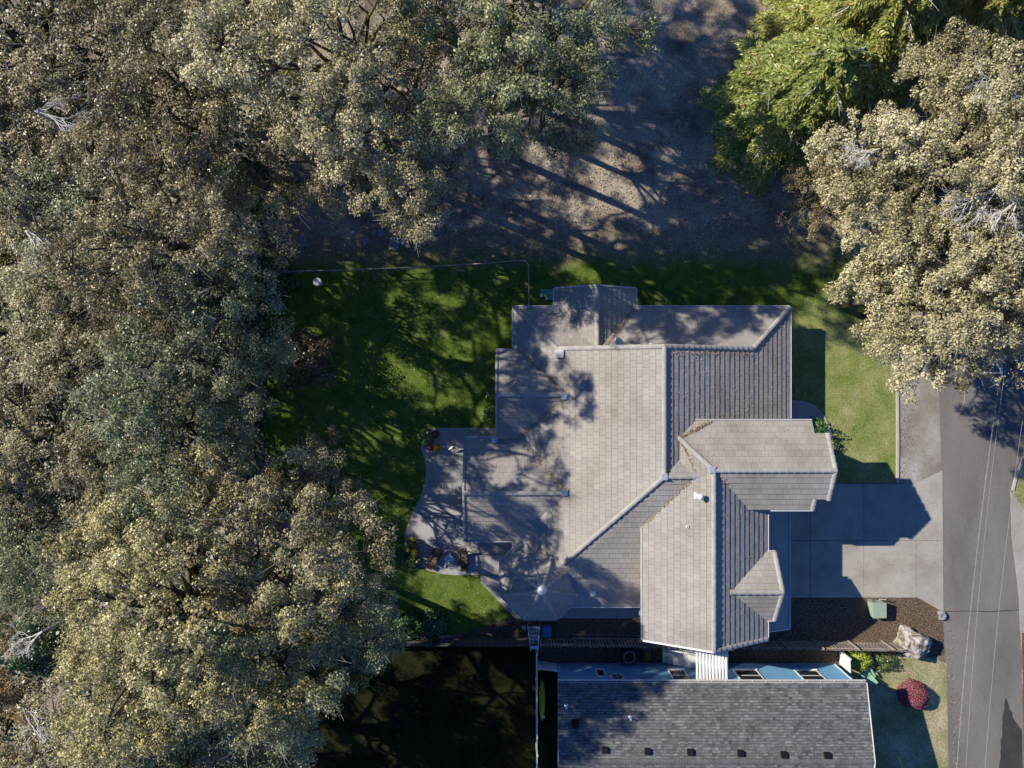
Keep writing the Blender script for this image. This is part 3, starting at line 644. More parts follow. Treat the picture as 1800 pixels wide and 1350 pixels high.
for i in range(nrc):
    o = bpy.data.objects.new('ridge_shingle', RC); C.objects.link(o); o.parent = rn1; o.location = (nx0 + i * w, nr, nrz + .02 + rnd.uniform(-.004, .004))
mb = MB(); g = ne + .07
mb.box(nx0, nx1, g - .07, g + .07, nez - .16, nez - .14); mb.box(nx0, nx1, g + .05, g + .075, nez - .16, nez - .02); mb.box(nx0, nx1, g - .075, g - .05, nez - .16, nez - .03)
gt = nb(mb, 'gutter', M['white'])
mb = MB(); mb.box(nx0 + .02, nx1 - .02, g - .05, g + .05, nez - .135, nez - .10); mb.build('gutter_debris', M['mulch'], gt)
for i in range(23):
    mb = MB(); x = nx0 + .3 + i * (nx1 - nx0 - .6) / 22; mb.box(x - .018, x + .018, g - .05, g + .05, nez - .05, nez - .03); mb.build('gutter_strap', M['white'], gt)
mb = MB(); mb.bar((nx1 + .015, ne, nez), (nx1 + .015, nr, nrz), .03, .14); mb.bar((nx1 + .015, nr, nrz), (nx1 + .015, ns, nez), .03, .14); nb(mb, 'rake_trim', M['white'])
for i, (px, py) in enumerate([(1011, 1276), (1063, 1318), (1138, 1320), (1213, 1321), (1301, 1323), (1377, 1325), (1453, 1326)]):
    yy = V(py, 4.9); zz = nez + ks * (ne - yy); x = U(px, zz); mb = MB(); s = .24 if i == 0 else .19
    mb.add([(x - s, yy - s, zz + .04), (x + s, yy - s, zz + .04), (x + s, yy + s, zz - .05), (x - s, yy + s, zz - .05), (x - s * .85, yy - s * .85, zz + .22), (x + s * .85, yy - s * .85, zz + .22), (x + s * .85, yy + s * .7, zz + .17), (x - s * .85, yy + s * .7, zz + .17)], [(4, 5, 6, 7), (0, 1, 5, 4), (1, 2, 6, 5), (2, 3, 7, 6), (3, 0, 4, 7)])
    nb(mb, 'roof_vent', M['black'])
for (px, py) in ((995, 1244), (1108, 1262)):
    yy = V(py, 4.5); zz = nez + ks * (ne - yy); x = U(px, zz); mb = MB(); mb.lathe([(0.16, zz), (0.08, zz + .06), (0.05, zz + .08), (0.05, zz + .4), (.035, zz + .4)], 8, (x, yy)); nb(mb, 'vent_pipe', M['flash'])
def nwin(x0, x1, z0, z1, muntins=0):
    mb = MB(); t = .075
    mb.box(x0 - t, x1 + t, wy - .01, wy + .06, z0 - t, z0); mb.box(x0 - t, x1 + t, wy - .01, wy + .06, z1, z1 + t); mb.box(x0 - t, x0, wy - .01, wy + .06, z0, z1); mb.box(x1, x1 + t, wy - .01, wy + .06, z0, z1)
    if muntins:
        zm = (z0 + z1) / 2; mb.box(x0, x1, wy + .03, wy + .05, zm - .02, zm + .02)
    w = nb(mb, 'window', M['white']); mb = MB(); mb.box(x0, x1, wy - .01, wy + .028, z0, z1); mb.build('pane', M['glass'], w)
    mb = MB(); mb.box(x0 - t - .04, x1 + t + .04, wy - .01, wy + .11, z0 - t - .03, z0 - t - .001); mb.build('sill', M['white'], w)
nwin(5.8, 6.25, 1.25, 2.25); nwin(10.75, 11.75, 1.3, 2.9, 1); nwin(15.2, 16.7, 1.3, 3.0, 1); nwin(19.4, 20.8, 1.35, 3.0, 1)
mb = MB(); ox, oz, orr = 7.05, 2.4, .5
a8 = [(math.cos(R(22.5 + 45 * i)), math.sin(R(22.5 + 45 * i))) for i in range(8)]
vs = [(ox + orr * c, wy + .06, oz + orr * s) for c, s in a8] + [(ox + orr * .82 * c, wy + .06, oz + orr * .82 * s) for c, s in a8] + [(ox + orr * c, wy, oz + orr * s) for c, s in a8]
mb.add(vs, [(i, 8 + i, 8 + (i + 1) % 8, (i + 1) % 8) for i in range(8)] + [(16 + i, i, (i + 1) % 8, 16 + (i + 1) % 8) for i in range(8)])
mb.box(ox - .015, ox + .015, wy + .02, wy + .05, oz - .4, oz + .4); mb.box(ox - .4, ox + .4, wy + .02, wy + .05, oz - .015, oz + .015); w8 = nb(mb, 'window', M['white'])
mb = MB(); mb.add([(ox + orr * .83 * c, wy + .03, oz + orr * .83 * s) for c, s in a8], [tuple(range(7, -1, -1))]); mb.build('pane', M['glass'], w8)
# porch steps, landing, rail and slatted awning
por = empty('porch', (12.6, -18.9, 0)); tag(por, 'white porch steps with handrail and slatted awning against the blue wall', 'porch'); PO = Vector((12.6, -18.9, 0))
def pb(mb, name, m, parent=None):
    o = mb.build(name, m, parent or por)
    if parent is None: o.location = -PO
    return o
for i in range(6):
    x = 10.55 + i * .33; z = .17 * (i + 1); mb = MB(); mb.box(x, x + .36, -19.55, -18.35, z - .06, z); mb.box(x + .02, x + .05, -19.5, -18.4, z - .17, z - .061); pb(mb, 'step', M['white'])
mb = MB(); mb.box(12.53, 14.9, -19.6, -18.0, .96, 1.03); pb(mb, 'landing', M['white'])
mb = MB(); mb.bar((10.5, -18.28, 1.05), (12.5, -18.28, 2.0), .07, .05); mb.bar((12.5, -18.28, 2.0), (12.5, -17.95, 2.0), .07, .05); mb.bar((12.5, -17.95, 2.0), (14.95, -17.95, 2.0), .07, .05); hr = pb(mb, 'handrail', M['white'])
for i in range(14):
    x = 10.6 + i * .145; mb = MB(); mb.box(x - .015, x + .015, -18.295, -18.265, .17 + (x - 10.55) * .5, 1.05 + (x - 10.5) * .475); pb(mb, 'baluster', M['white'])
for i in range(17):
    x = 12.6 + i * .145; mb = MB(); mb.box(x - .015, x + .015, -17.965, -17.935, 1.0, 1.99); pb(mb, 'baluster', M['white'])
aw = empty('awning_slot'); bpy.data.objects.remove(aw)
ax0, ax1, ay0, ay1 = U(1223, 3.0), U(1280, 3.0), -19.6, -17.75
for i in range(10):
    w = (ax1 - ax0) / 10; x = ax0 + i * w; mb = MB(); mb.add([(x + .02, ay0, 3.02), (x + w - .03, ay0, 3.02), (x + w - .03, ay1, 2.93), (x + .02, ay1, 2.93), (x + .05, ay0, 3.06), (x + w - .06, ay0, 3.06), (x + w - .06, ay1, 2.97), (x + .05, ay1, 2.97)], [(4, 5, 6, 7), (0, 4, 7, 3), (5, 1, 2, 6), (7, 6, 2, 3), (3, 2, 1, 0)][::1]); pb(mb, 'awning_slat', M['white'])
mb = MB()
for y in (ay0 + .1, ay1 - .1): mb.box(ax0, ax1, y - .03, y + .03, 2.82, 2.90)
pb(mb, 'awning_beam', M['dark'])
for x in (ax0 + .1, ax1 - .1): mb = MB(); mb.box(x - .04, x + .04, ay1 - .14, ay1 - .06, 0, 2.82); pb(mb, 'post', M['white'])

# ---------------------------------------------------------------- fences
def picket_fence(name, p0, p1, n, h, w, m, label, gap_rail=True, tilt=0.0):
    a = Vector(P(*p0)); b = Vector(P(*p1)); L_ = (b - a).length; ang = math.atan2(b.y - a.y, b.x - a.x)
    root = empty(name, a, ang); tag(root, label, 'fence')
    mbp = MB(); mbp.box(-w / 2, w / 2, -.012, .012, .04, h); me = mbp.mesh('picket'); me.materials.append(m)
    for i in range(n):
        o = bpy.data.objects.new('picket', me); C.objects.link(o); o.parent = root; o.location = ((i + .5) * L_ / n, 0, rnd.uniform(-.02, .02)); o.rotation_euler = (rnd.uniform(-.01, .01), rnd.gauss(0, .012) + tilt, 0)
    for z in (.35, h - .3):
        mb = MB(); mb.box(0, L_, .014, .055, z - .045, z + .045); mb.build('rail', m, root)
    for i in range(int(L_ / 2.4) + 1):
        mb = MB(); x = min(i * 2.4 + .06, L_ - .06); mb.box(x - .05, x + .05, .057, .15, 0, h + .02); mb.build('post', m, root)
    return root
picket_fence('picket_fence', (948, 1120.5), (1572, 1129), 112, 1.7, .12, M['wood'], 'weathered brown picket fence between the two houses')
picket_fence('board_fence', (640, 1121.5), (943, 1120.5), 42, 1.55, .275, M['boards'], 'dark grey close boarded fence along the shaded back yard')
def panel_fence(name, pts, h, label, m='white', th=.05):
    root = empty(name, P(*pts[0])); tag(root, label, 'fence'); o0 = Vector(P(*pts[0]))
    for i in range(len(pts) - 1):
        a = Vector(P(*pts[i])) - o0; b = Vector(P(*pts[i + 1])) - o0; n = max(1, round((b - a).length / 2.2))
        for k in range(n):
            p = a + (b - a) * (k / n); q = a + (b - a) * ((k + 1) / n); mb = MB(); mb.bar(p + Vector((0, 0, h / 2 + .05)), q + Vector((0, 0, h / 2 + .05)), th, h - .1); mb.build('panel', M[m], root)
            mb = MB(); mb.box(p.x - .06, p.x + .06, p.y - .06, p.y + .06, 0, h + .08); mb.build('post', M[m], root)
    return root
panel_fence('vinyl_fence', [(942.5, 1134), (943, 1420)], 1.7, 'straight white vinyl fence beside the yellow kayak')
panel_fence('side_gate', [(946, 1161), (983, 1166)], 1.5, 'short white gate between vinyl fence and blue wall')
panel_fence('lattice_gate', [(1474, 1142), (1475, 1166)], 1.7, 'white gate panel at the east corner of the blue bungalow')
# wire fence round the back lawn
root = empty('wire_fence', P(530, 480)); tag(root, 'thin grey rail fence along the top of the green back lawn', 'fence'); o0 = Vector(P(530, 480))
wf = [(470, 485), (530, 481), (640, 478), (760, 473), (860, 467), (905, 463), (922, 463), (928, 470), (929, 500), (929, 540)]
wf3 = [Vector(P(x, y)) - o0 for x, y in wf]
mb = MB(); mb.tube([p + Vector((0, 0, 1.1)) for p in wf3], .035, 5); mb.build('rail', M['wood'], root)
mb = MB(); mb.tube([p + Vector((0, 0, .45)) for p in wf3], .02, 4); mb.build('wire', M['dark'], root)
for i in range(len(wf3) - 1):
    for t in ((0, .5) if (wf3[i + 1] - wf3[i]).length > 3 else (0,)):
        p = wf3[i].lerp(wf3[i + 1], t); mb = MB(); mb.box(p.x - .04, p.x + .04, p.y - .04, p.y + .04, 0, 1.15); mb.build('post', M['wood'], root)

# ---------------------------------------------------------------- props
def prop(name, label, cat, px, py, rz=0.0, z=0.0, group=None):
    o = empty(name, P(px, py, z), rz); tag(o, label, cat, group); return o
def lounge(px, py, rz, label):
    r = prop('lounge_chair', label, 'chair', px, py, rz, 0.05)
    mb = MB(); mb.box(-.30, .30, -.55, .30, .26, .32); mb.build('seat', M['brownwood'], r)
    mb = MB(); mb.box(-.27, .27, -.52, .28, .321, .40); mb.build('cushion', M['cushion'], r)
    mb = MB(); mb.bar((0, .28, .30), (0, .72, .80), .60, .05, up=(0, -1, 1)); b = mb.build('backrest', M['brownwood'], r)
    mb = MB(); mb.bar((0, .24, .37), (0, .66, .84), .50, .06, up=(0, -1, 1)); mb.build('back_cushion', M['cushion'], b)
    for s in (-1, 1):
        mb = MB(); mb.box(s * .33 - .035, s * .33 + .035, -.45, .42, .50, .54); mb.build('armrest', M['brownwood'], r)
        for y in (-.48, .36): mb = MB(); mb.box(s * .33 - .03, s * .33 + .03, y - .03, y + .03, 0, .50); mb.build('leg', M['brownwood'], r)
    mb = MB(); mb.box(-.24, .24, -.95, -.60, .22, .32); mb.build('footrest', M['brownwood'], r)
lounge(765, 977, R(-28), 'brown cushioned lounge chair left of the white patio table'); lounge(815, 978, R(4), 'brown cushioned lounge chair right of the white patio table')
t = prop('patio_table', 'small square white table between two brown lounge chairs', 'table', 790, 980, R(35), .05)
mb = MB(); mb.box(-.28, .28, -.28, .28, .42, .45); mb.build('table_top', M['white'], t)
mb = MB(); mb.lathe([(.10, .452), (.11, .456), (.10, .47), (.0, .46)], 12); mb.build('plate', M['flash'], t)
for sx in (-1, 1):
    for sy in (-1, 1): mb = MB(); mb.box(sx * .24 - .02, sx * .24 + .02, sy * .24 - .02, sy * .24 + .02, 0, .42); mb.build('leg', M['white'], t)

def leaf_quads(pos, nrm, size, rg, aspect=0.62, fold=0.18, axis=None):
    """folded diamond leaves: pos (n,3), nrm (n,3), size (n,)"""
    n = len(pos); nrm = nrm / np.linalg.norm(nrm, axis=1, keepdims=True)
    r = rg.normal(size=(n, 3)) if axis is None else axis
    t = r - nrm * np.sum(r * nrm, axis=1, keepdims=True); t /= np.linalg.norm(t, axis=1, keepdims=True) + 1e-9
    b = np.cross(nrm, t); s = size[:, None]
    q = np.empty((n, 4, 3))
    q[:, 0] = pos - t * s * .5; q[:, 2] = pos + t * s * .5
    q[:, 1] = pos + b * s * .5 * aspect + nrm * s * fold; q[:, 3] = pos - b * s * .5 * aspect + nrm * s * fold
    return q
def quads_mesh(name, q, tint, m):
    n = len(q); me = bpy.data.meshes.new(name)
    me.vertices.add(4 * n); me.vertices.foreach_set('co', q.reshape(-1).astype(np.float32))
    me.loops.add(4 * n); me.loops.foreach_set('vertex_index', np.arange(4 * n, dtype=np.int32))
    me.polygons.add(n); me.polygons.foreach_set('loop_start', np.arange(0, 4 * n, 4, dtype=np.int32))
    me.update(calc_edges=True)
    at = me.attributes.new('tint', 'FLOAT', 'FACE'); at.data.foreach_set('value', np.clip(tint, 0, 1).astype(np.float32))
    me.materials.append(m); return me
def link(me, name, parent=None, loc=None, col=None, rz=0):
    o = bpy.data.objects.new(name, me); C.objects.link(o)
    if parent: o.parent = parent
    if loc is not None: o.location = loc
    if col: o.color = (*col, 1)
    o.rotation_euler = (0, 0, rz)
    return o
def mound(name, n, rx, ry, rz_, size, m, rg, lump=0.25):
    d = rg.normal(size=(n, 3)); d /= np.linalg.norm(d, axis=1, keepdims=True); d[:, 2] = np.abs(d[:, 2])
    ph = rg.uniform(0, 6.28, 6)
    rad = 1 - np.abs(rg.normal(0, .12, n)) + lump * (np.sin(5 * d[:, 0] + ph[0]) * np.sin(5 * d[:, 1] + ph[1]) + .5 * np.sin(9 * d[:, 0] + ph[2]) * np.sin(9 * d[:, 1] + ph[3])) 
    pos = d * rad[:, None] * np.array([rx, ry, rz_]); pos[:, 2] = np.maximum(pos[:, 2], .02)
    q = leaf_quads(pos, d * .7 + rg.normal(0, .5, (n, 3)) + np.array([0, 0, .3]), size * rg.uniform(.7, 1.3, n), rg)
    return quads_mesh(name, q, rg.beta(2, 2, n), m)
def shrub(name, label, cat, px, py, rx, ry, h, col, n=900, size=.12, m='shrub', group=None, lump=.22, z=0.0):
    r = prop(name, label, cat, px, py, 0, z, group)
    link(mound('foliage', n, rx, ry, h, size, M[m], rng, lump), 'foliage', r, (0, 0, .03), col)
    mb = MB()
    for k in range(5):
        a = k * 1.257 + .3; mb.tube([(0, 0, 0), (rx * .3 * math.cos(a), ry * .3 * math.sin(a), h * .4), (rx * .55 * math.cos(a), ry * .55 * math.sin(a), h * .72)], [.035, .025, .012], 5)
    mb.build('stem', M['bark'], r); return r
def potted(label, px, py, rad, col, z=.05, pot=True, leafm='petal', leafcol=None):
    r = prop('potted_flower', label, 'flower pot', px, py, 0, z)
    mb = MB(); mb.lathe([(0, 0), (rad * .55, 0), (rad * .72, .30), (rad * .78, .30), (rad * .78, .36), (rad * .66, .36), (0, .33)], 14); mb.build('pot', M['terra'], r)
    link(mound('leaves', 260, rad * .95, rad * .95, .30, .09, M['shrub'], rng), 'leaves', r, (0, 0, .34), (1, 1, 1))
    link(mound('blossoms', 520, rad, rad, .36, .065, M['petal'], rng, .08), 'blossoms', r, (0, 0, .36), col)
YEL, PNK = (0.85, 0.60, 0.02), (0.62, 0.20, 0.28)
potted('yellow flower pot beside the pink blossoms at the patio top corner', 768, 787, .27, YEL)
potted('deep pink flower pot right of the cream bush at the patio top corner', 768, 762, .26, (0.42, 0.10, 0.16)); potted('pink flower pot below the cream bush at the patio edge', 758, 786, .20, (0.45, 0.12, 0.20))
potted('largest yellow flower pot at the lower left patio edge', 724, 950, .33, YEL); potted('pale pink flower pot between yellow ones at the patio edge', 735.5, 956, .23, (0.75, 0.42, 0.45))
potted('yellow flower pot nearest the spiky plant at the patio edge', 731, 967, .28, (0.75, 0.55, 0.02)); potted('small yellow flower pot on the lawn side of the patio pots', 720, 963, .20, (0.70, 0.48, 0.02))
shrub('rose_bush', 'cream flowering bush on the corner of patio and lawn', 'bush', 750, 768, .62, .62, .9, (2.2, 2.0, 1.5), 700, .13)
shrub('leafy_plant', 'broad green leafy plant under the patio pots', 'plant', 728, 985, .55, .45, .5, (1.3, 1.5, 1.0), 380, .22)
ag = prop('spiky_plant', 'dark spiky rosette plant left of the leafy plant', 'plant', 716, 977, 0)
n = 60; a = rng.uniform(0, 6.28, n); e = rng.uniform(.15, .9, n); L_ = .75
ax = np.stack([np.cos(a) * np.cos(e), np.sin(a) * np.cos(e), np.sin(e)], 1)
link(quads_mesh('leaves', leaf_quads(ax * L_ * .5, np.stack([-np.cos(a) * np.sin(e), -np.sin(a) * np.sin(e), np.cos(e)], 1), np.full(n, L_), rng, .10, .02, ax), rng.uniform(.2, .8, n), M['shrub']), 'leaves', ag, (0, 0, .05), (.8, 1.2, .8))
shrub('foundation_bush', 'narrow light green bush against the west wall by the patio', 'bush', 860, 728, .45, .75, 1.1, (2.0, 2.1, 1.3), 700, .13)
shrub('foundation_bush', 'flowering green bush against the west wall above the patio bush', 'bush', 862, 690, .42, .65, .9, (1.5, 1.5, 1.1), 500, .12)
shrub('round_bush', 'dark green leafy bush right of its twin beside the board fence', 'bush', 762, 1094, 1.15, 1.05, 1.3, (1.1, 1.35, .9), 1800, .17); shrub('round_bush', 'dark green leafy bush half under the big oak by the board fence', 'bush', 713, 1098, 1.1, 1.1, 1.3, (1.0, 1.25, .9), 1700, .17)
shrub('round_bush', 'bright yellow green bush beside the white gate panel', 'bush', 1506, 1157, .95, .82, 1.0, (8.5, 5.0, 2.4), 2600, .11, lump=.1); shrub('flowering_bush', 'loose green bush with pale blossoms below the picket fence end', 'bush', 1553, 1160, .75, .75, .8, (1.6, 1.5, 1.1), 700, .12)
shrub('maroon_shrub', 'clipped round maroon shrub on the dry lawn by the road', 'shrub', 1600, 1217, 1.0, 1.0, 1.35, (.46, .15, .19), 5200, .085, m='petal', lump=.05)
shrub('entry_bush', 'small green bush at the notch of the north east gable', 'bush', 1433, 748, .4, .6, 1.6, (1.5, 1.9, 1.1), 600, .12)
shrub('entry_bush', 'dark bush on the lawn side of the curved walk', 'bush', 1467, 783, .3, .55, .5, (.7, .8, .6), 400, .1)
bd = prop('bird_bath', 'white bird bath in the upper left of the green lawn', 'bird bath', 563, 498)
mb = MB(); mb.lathe([(.16, 0), (.14, .05), (.06, .1), (.05, .6), (.1, .65)], 12); mb.build('pedestal', M['white'], bd); mb = MB(); mb.lathe([(.08, .64), (.28, .72), (.29, .75), (.26, .74), (.0, .69)], 14); mb.build('bowl', M['white'], bd)
st = prop('garden_ornament', 'white heron ornament on the patio near the house corner', 'ornament', 795, 786, .6, .05)
mb = MB(); mb.tube([(-.28, 0, .38), (-.12, 0, .45), (.06, 0, .5), (.16, 0, .62), (.17, 0, .8), (.24, 0, .86)], [.01, .07, .09, .05, .03, .04], 8); mb.build('body', M['white'], st); mb = MB(); mb.tube([(.24, 0, .86), (.38, 0, .83)], [.02, .004], 5); mb.build('beak', M['dark'], st)
for s in (-.04, .04): mb = MB(); mb.tube([(0, s, 0), (0, s, .45)], .012, 5); mb.build('leg', M['dark'], st)
mb = MB(); mb.lathe([(0, 0), (.16, 0), (.15, .03), (0, .035)], 10); mb.build('base', M['dark'], st)
for i, (px, py, w, lab) in enumerate([(955, 516, .20, 'smaller teal irrigation box beside the north porch'), (965, 519, .26, 'larger teal irrigation box touching the north porch wall')]):
    r = prop('valve_box', lab, 'utility box', px, py); mb = MB(); mb.box(-w, w, -w * 1.4, w * 1.4, 0, .30); mb.build('body', M['ubox'], r); mb = MB(); mb.box(-w * .9, w * .9, -w * 1.3, w * 1.3, .301, .34); mb.build('lid', M['teal'], r)
# kayak standing on edge by the fence
ky = prop('kayak', 'yellow kayak leaning on the white vinyl fence', 'kayak', 949.5, 1225)
mb = MB(); n = 18; pr = []
for i in range(n + 1):
    t = i / n; w = math.sin(math.pi * min(.985, max(.015, t))) ** .55; pr.append([((.27 * w) * math.cos(a) * (1 if math.cos(a) > 0 else .75) + .08, -1.45 + 2.9 * t, .42 + .34 * w * math.sin(a)) for a in [2 * math.pi * k / 12 for k in range(12)]])
vs = [p for r_ in pr for p in r_]; fs = [(i * 12 + k, i * 12 + (k + 1) % 12, (i + 1) * 12 + (k + 1) % 12, (i + 1) * 12 + k) for i in range(n) for k in range(12)] + [tuple(range(11, -1, -1)), tuple(n * 12 + k for k in range(12))]
mb.add(vs, fs, True); mb.build('hull', M['yellow'], ky); mb = MB(); mb.box(.10, .30, -1.22, -1.05, .45, .60); mb.build('sticker', M['white'], ky)
# ladder-like steps leaning on the fence corner, bin, cart, extension ladder
ld = prop('step_ladder', 'white step ladder leaning at the corner of the two fences', 'ladder', 938, 1102)
for s in (-1, 1): mb = MB(); mb.bar((s * .42, .1, .02), (s * .25, -1.0, 1.75), .05, .09); mb.build('rail', M['white'], ld)
for i in range(6):
    t = .1 + i * .155; w = .42 - .17 * t; mb = MB(); y = .1 - 1.1 * t; z = .02 + 1.73 * t; mb.box(-w, w, y - .11, y + .09, z - .015, z + .015); mb.build('step', M['flash'], ld)
bn = prop('recycling_bin', 'blue recycling bin beside the white step ladder', 'bin', 960, 1103)
mb = MB(); mb.add([(-.22, -.25, 0), (.22, -.25, 0), (.22, .25, 0), (-.22, .25, 0), (-.29, -.33, .95), (.29, -.33, .95), (.29, .33, .95), (-.29, .33, .95)], [(0, 1, 5, 4), (1, 2, 6, 5), (2, 3, 7, 6), (3, 0, 4, 7), (3, 2, 1, 0)]); mb.build('body', M['bluebin'], bn)
mb = MB(); mb.box(-.31, .31, -.35, .36, .951, 1.0); mb.build('lid', M['bluebin'], bn); mb = MB(); mb.tube([(-.25, .40, .93), (.25, .40, .93)], .02, 6); mb.build('handle', M['dark'], bn)
for s in (-.2, .2): mb = MB(); mb.tube([(s - .03, .27, .1), (s + .03, .27, .1)], .1, 10); mb.build('wheel', M['black'], bn)
hc = prop('hose_cart', 'hose cart with green reel left of the step ladder', 'hose cart', 921, 1103, .1)
mb = MB(); mb.tube([(-.12, -.4, 0), (-.12, .2, .5), (-.12, .35, .8), (.12, .35, .8), (.12, .2, .5), (.12, -.4, 0)], .025, 6); mb.build('frame', M['steel'], hc)
mb = MB(); mb.tube([(-.11, .1, .45), (.11, .1, .45)], .14, 12); mb.build('reel', M['green'], hc)
for s in (-.17, .17): mb = MB(); mb.tube([(s - .02, -.35, .12), (s + .02, -.35, .12)], .12, 10); mb.build('wheel', M['black'], hc)
wc = prop('watering_can', 'small yellow watering can on the soil by the hose cart', 'watering can', 909, 1108)
mb = MB(); mb.lathe([(0, 0), (.13, 0), (.13, .25), (.09, .27), (0, .27)], 12); mb.build('body', M['yellow'], wc); mb = MB(); mb.tube([(.1, 0, .08), (.34, 0, .28)], [.03, .02], 6); mb.build('spout', M['yellow'], wc); mb = MB(); mb.tube([(-.12, 0, .05), (-.22, 0, .18), (-.1, 0, .32), (.05, 0, .27)], .015, 5); mb.build('handle', M['yellow'], wc)
el = prop('extension_ladder', 'long aluminium ladder lying on its side along the picket fence', 'ladder', 1005, 1118)
for z in (.06, .44): mb = MB(); mb.bar((0, .12 if z < .2 else .02, z), (4.75, .06 if z < .2 else -.04, z), .05, .06); mb.build('rail', M['steel'], el)
for i in range(15): mb = MB(); x = .2 + i * .31; mb.bar((x, .12, .06), (x, .02, .44), .03, .03, up=(1, 0, 0)); mb.build('rung', M['steel'], el)
ac = prop('heat_pump', 'dark square heat pump with round fan beside the blue wall', 'heat pump', 1103, 1148)
mb = MB(); mb.box(-.46, .46, -.46, .46, 0.02, .78); mb.build('casing', M['dark'], ac); mb = MB(); mb.lathe([(.40, .781), (.40, .83), (.36, .83), (.36, .781)], 20); mb.build('fan_ring', M['steel'], ac)
mb = MB(); mb.lathe([(.35, .786), (.12, .79), (.12, .84), (0, .86)], 16); mb.build('fan_hub', M['black'], ac)
for k in range(4): mb = MB(); a = k * math.pi / 2 + .4; mb.bar((0, 0, .815), (.35 * math.cos(a), .35 * math.sin(a), .80), .11, .01); mb.build('fan_blade', M['dark'], ac)
pl = prop('planter', 'wooden planter of yellow leaves between heat pump and porch steps', 'planter', 1136, 1148); mb = MB(); mb.box(-.24, .24, -.36, .36, 0, .4); mb.build('box', M['wood'], pl); link(mound('foliage', 420, .22, .34, .35, .11, M['shrub'], rng), 'foliage', pl, (0, 0, .4), (5, 3.2, .8))
ub = prop('utility_cabinet', 'pale green utility cabinet in the bark bed by the driveway', 'utility cabinet', 1536, 1067, .03)
mb = MB(); mb.box(-.43, .43, -.5, .5, 0, .72); mb.build('body', M['ubox'], ub); mb = MB(); mb.add([(-.46, -.53, .721), (.46, -.53, .721), (.46, .53, .721), (-.46, .53, .721), (-.46, -.53, .80), (.46, -.53, .80), (.46, .53, .86), (-.46, .53, .86)], [(4, 5, 6, 7), (0, 1, 5, 4), (1, 2, 6, 5), (2, 3, 7, 6), (3, 0, 4, 7)]); mb.build('lid', M['ubox'], ub)
for s in (-1, 1): mb = MB(); mb.bar((s * .4, .53, .0), (s * .5, .72, .75), .06, .06); mb.build('guard_post', M['wood'], ub)
# boulder
import bmesh
def rockmesh(name, sx, sy, sz, seed, sub=4, amp=.35, m='rock'):
    bm = bmesh.new(); bmesh.ops.create_icosphere(bm, subdivisions=sub, radius=1)
    for v in bm.verts:
        p = v.co.copy(); q = p + Vector((seed * 3.1, seed * 1.7, 0))
        f = 1 + amp * (mnoise.noise(q * 1.1) + .5 * mnoise.noise(q * 2.6) + .25 * mnoise.noise(q * 6))
        c = Vector((max(-.8, min(.8, p.x)), max(-.8, min(.8, p.y)), max(-.5, min(.72, p.z))))
        v.co = Vector((c.x * sx * f, c.y * sy * f, c.z * sz * f + sz * .3))
    me = bpy.data.meshes.new(name); bm.to_mesh(me); bm.free(); me.materials.append(M[m]); return me
o = link(rockmesh('boulder', 1.18, 1.05, 1.25, 4, 5), 'boulder', None, P(1598, 1128), None, R(-28)); tag(o, 'big white and brown mottled boulder beside the road', 'boulder')
o = link(rockmesh('boulder', .28, .38, .3, 9, 3, .3, 'stone'), 'field_stone', None, P(1654, 1081), None, .3); tag(o, 'small pale stone at the driveway corner by the road', 'stone')
stones = [(657, 409, .30, 'left round stone of the close pair on the leaf litter under the top trees'), (670, 409, .30, 'right round stone of the close pair on the leaf litter under the top trees'), (693, 429, .55, 'large angular flat stone in the litter above the lawn'), (708, 425, .28, 'small round stone beside the large angular stone'), (530, 425, .55, 'large dark stone at the left edge of the litter'), (541, 430, .28, 'small stone next to the large dark stone at left'), (641, 424, .35, 'pale stone left of the large angular stone'), (824, 369, .30, 'lone stone below the drooping oak branch')]
for i, (px, py, s, lab) in enumerate(stones):
    o = link(rockmesh('field_stone', s, s * rnd.uniform(.7, 1), s * .55, 20 + i, 3, .3, 'stone'), 'field_stone', None, P(px, py), None, rnd.uniform(0, 3)); tag(o, lab, 'stone', 'stones in the leaf litter')
mb = MB(); mb.tube([(-.8, .8, .06), (-.3, .35, .12), (.2, -.3, .12), (.75, -.9, .05)], [.02, .05, .07, .05], 6); mb.tube([(-.3, .35, .12), (.05, .5, .3)], [.03, .01], 5); mb.tube([(.2, -.3, .12), (.05, -.75, .3)], [.03, .01], 5)
tag(mb.build('fallen_branch', M['deadwood'], None, P(527, 381)), 'pale fallen branch on the litter at the wood edge', 'branch')
# green garden chair
ch = prop('garden_chair', 'green slatted garden chair beside the yellow green bush', 'chair', 1519, 1181, R(208))
for i in range(5): mb = MB(); mb.box(-.27 + i * .11, -.18 + i * .11, -.30, .24, .33, .355); mb.build('seat_slat', M['green'], ch)
for i in range(5): mb = MB(); x = -.225 + i * .11; mb.bar((x, .24, .36), (x * 1.1, .60, 1.0 - abs(i - 2) * .05), .09, .022, up=(0, -1, .6)); mb.build('back_slat', M['green'], ch)
for s in (-1, 1):
    mb = MB(); mb.box(s * .36 - .07, s * .36 + .07, -.38, .35, .56, .58); mb.build('armrest', M['green'], ch)
    for y in (-.33, .30): mb = MB(); mb.box(s * .36 - .03, s * .36 + .03, y - .04, y + .04, 0, .56); mb.build('leg', M['green'], ch)
# guy wire with yellow guard
gw = prop('guy_wire', 'guy wire with yellow guard on the shaded lawn by the bungalow', 'guy wire', 1580, 1335)
mb = MB(); mb.tube([(.55, -1.2, 0), (.12, -.52, .45)], .06, 7); mb.build('guard', M['yellow'], gw); mb = MB(); mb.tube([(.6, -1.27, -.05), (-1.1, 1.2, 1.9)], .018, 5); mb.build('wire', M['yellow'], gw)
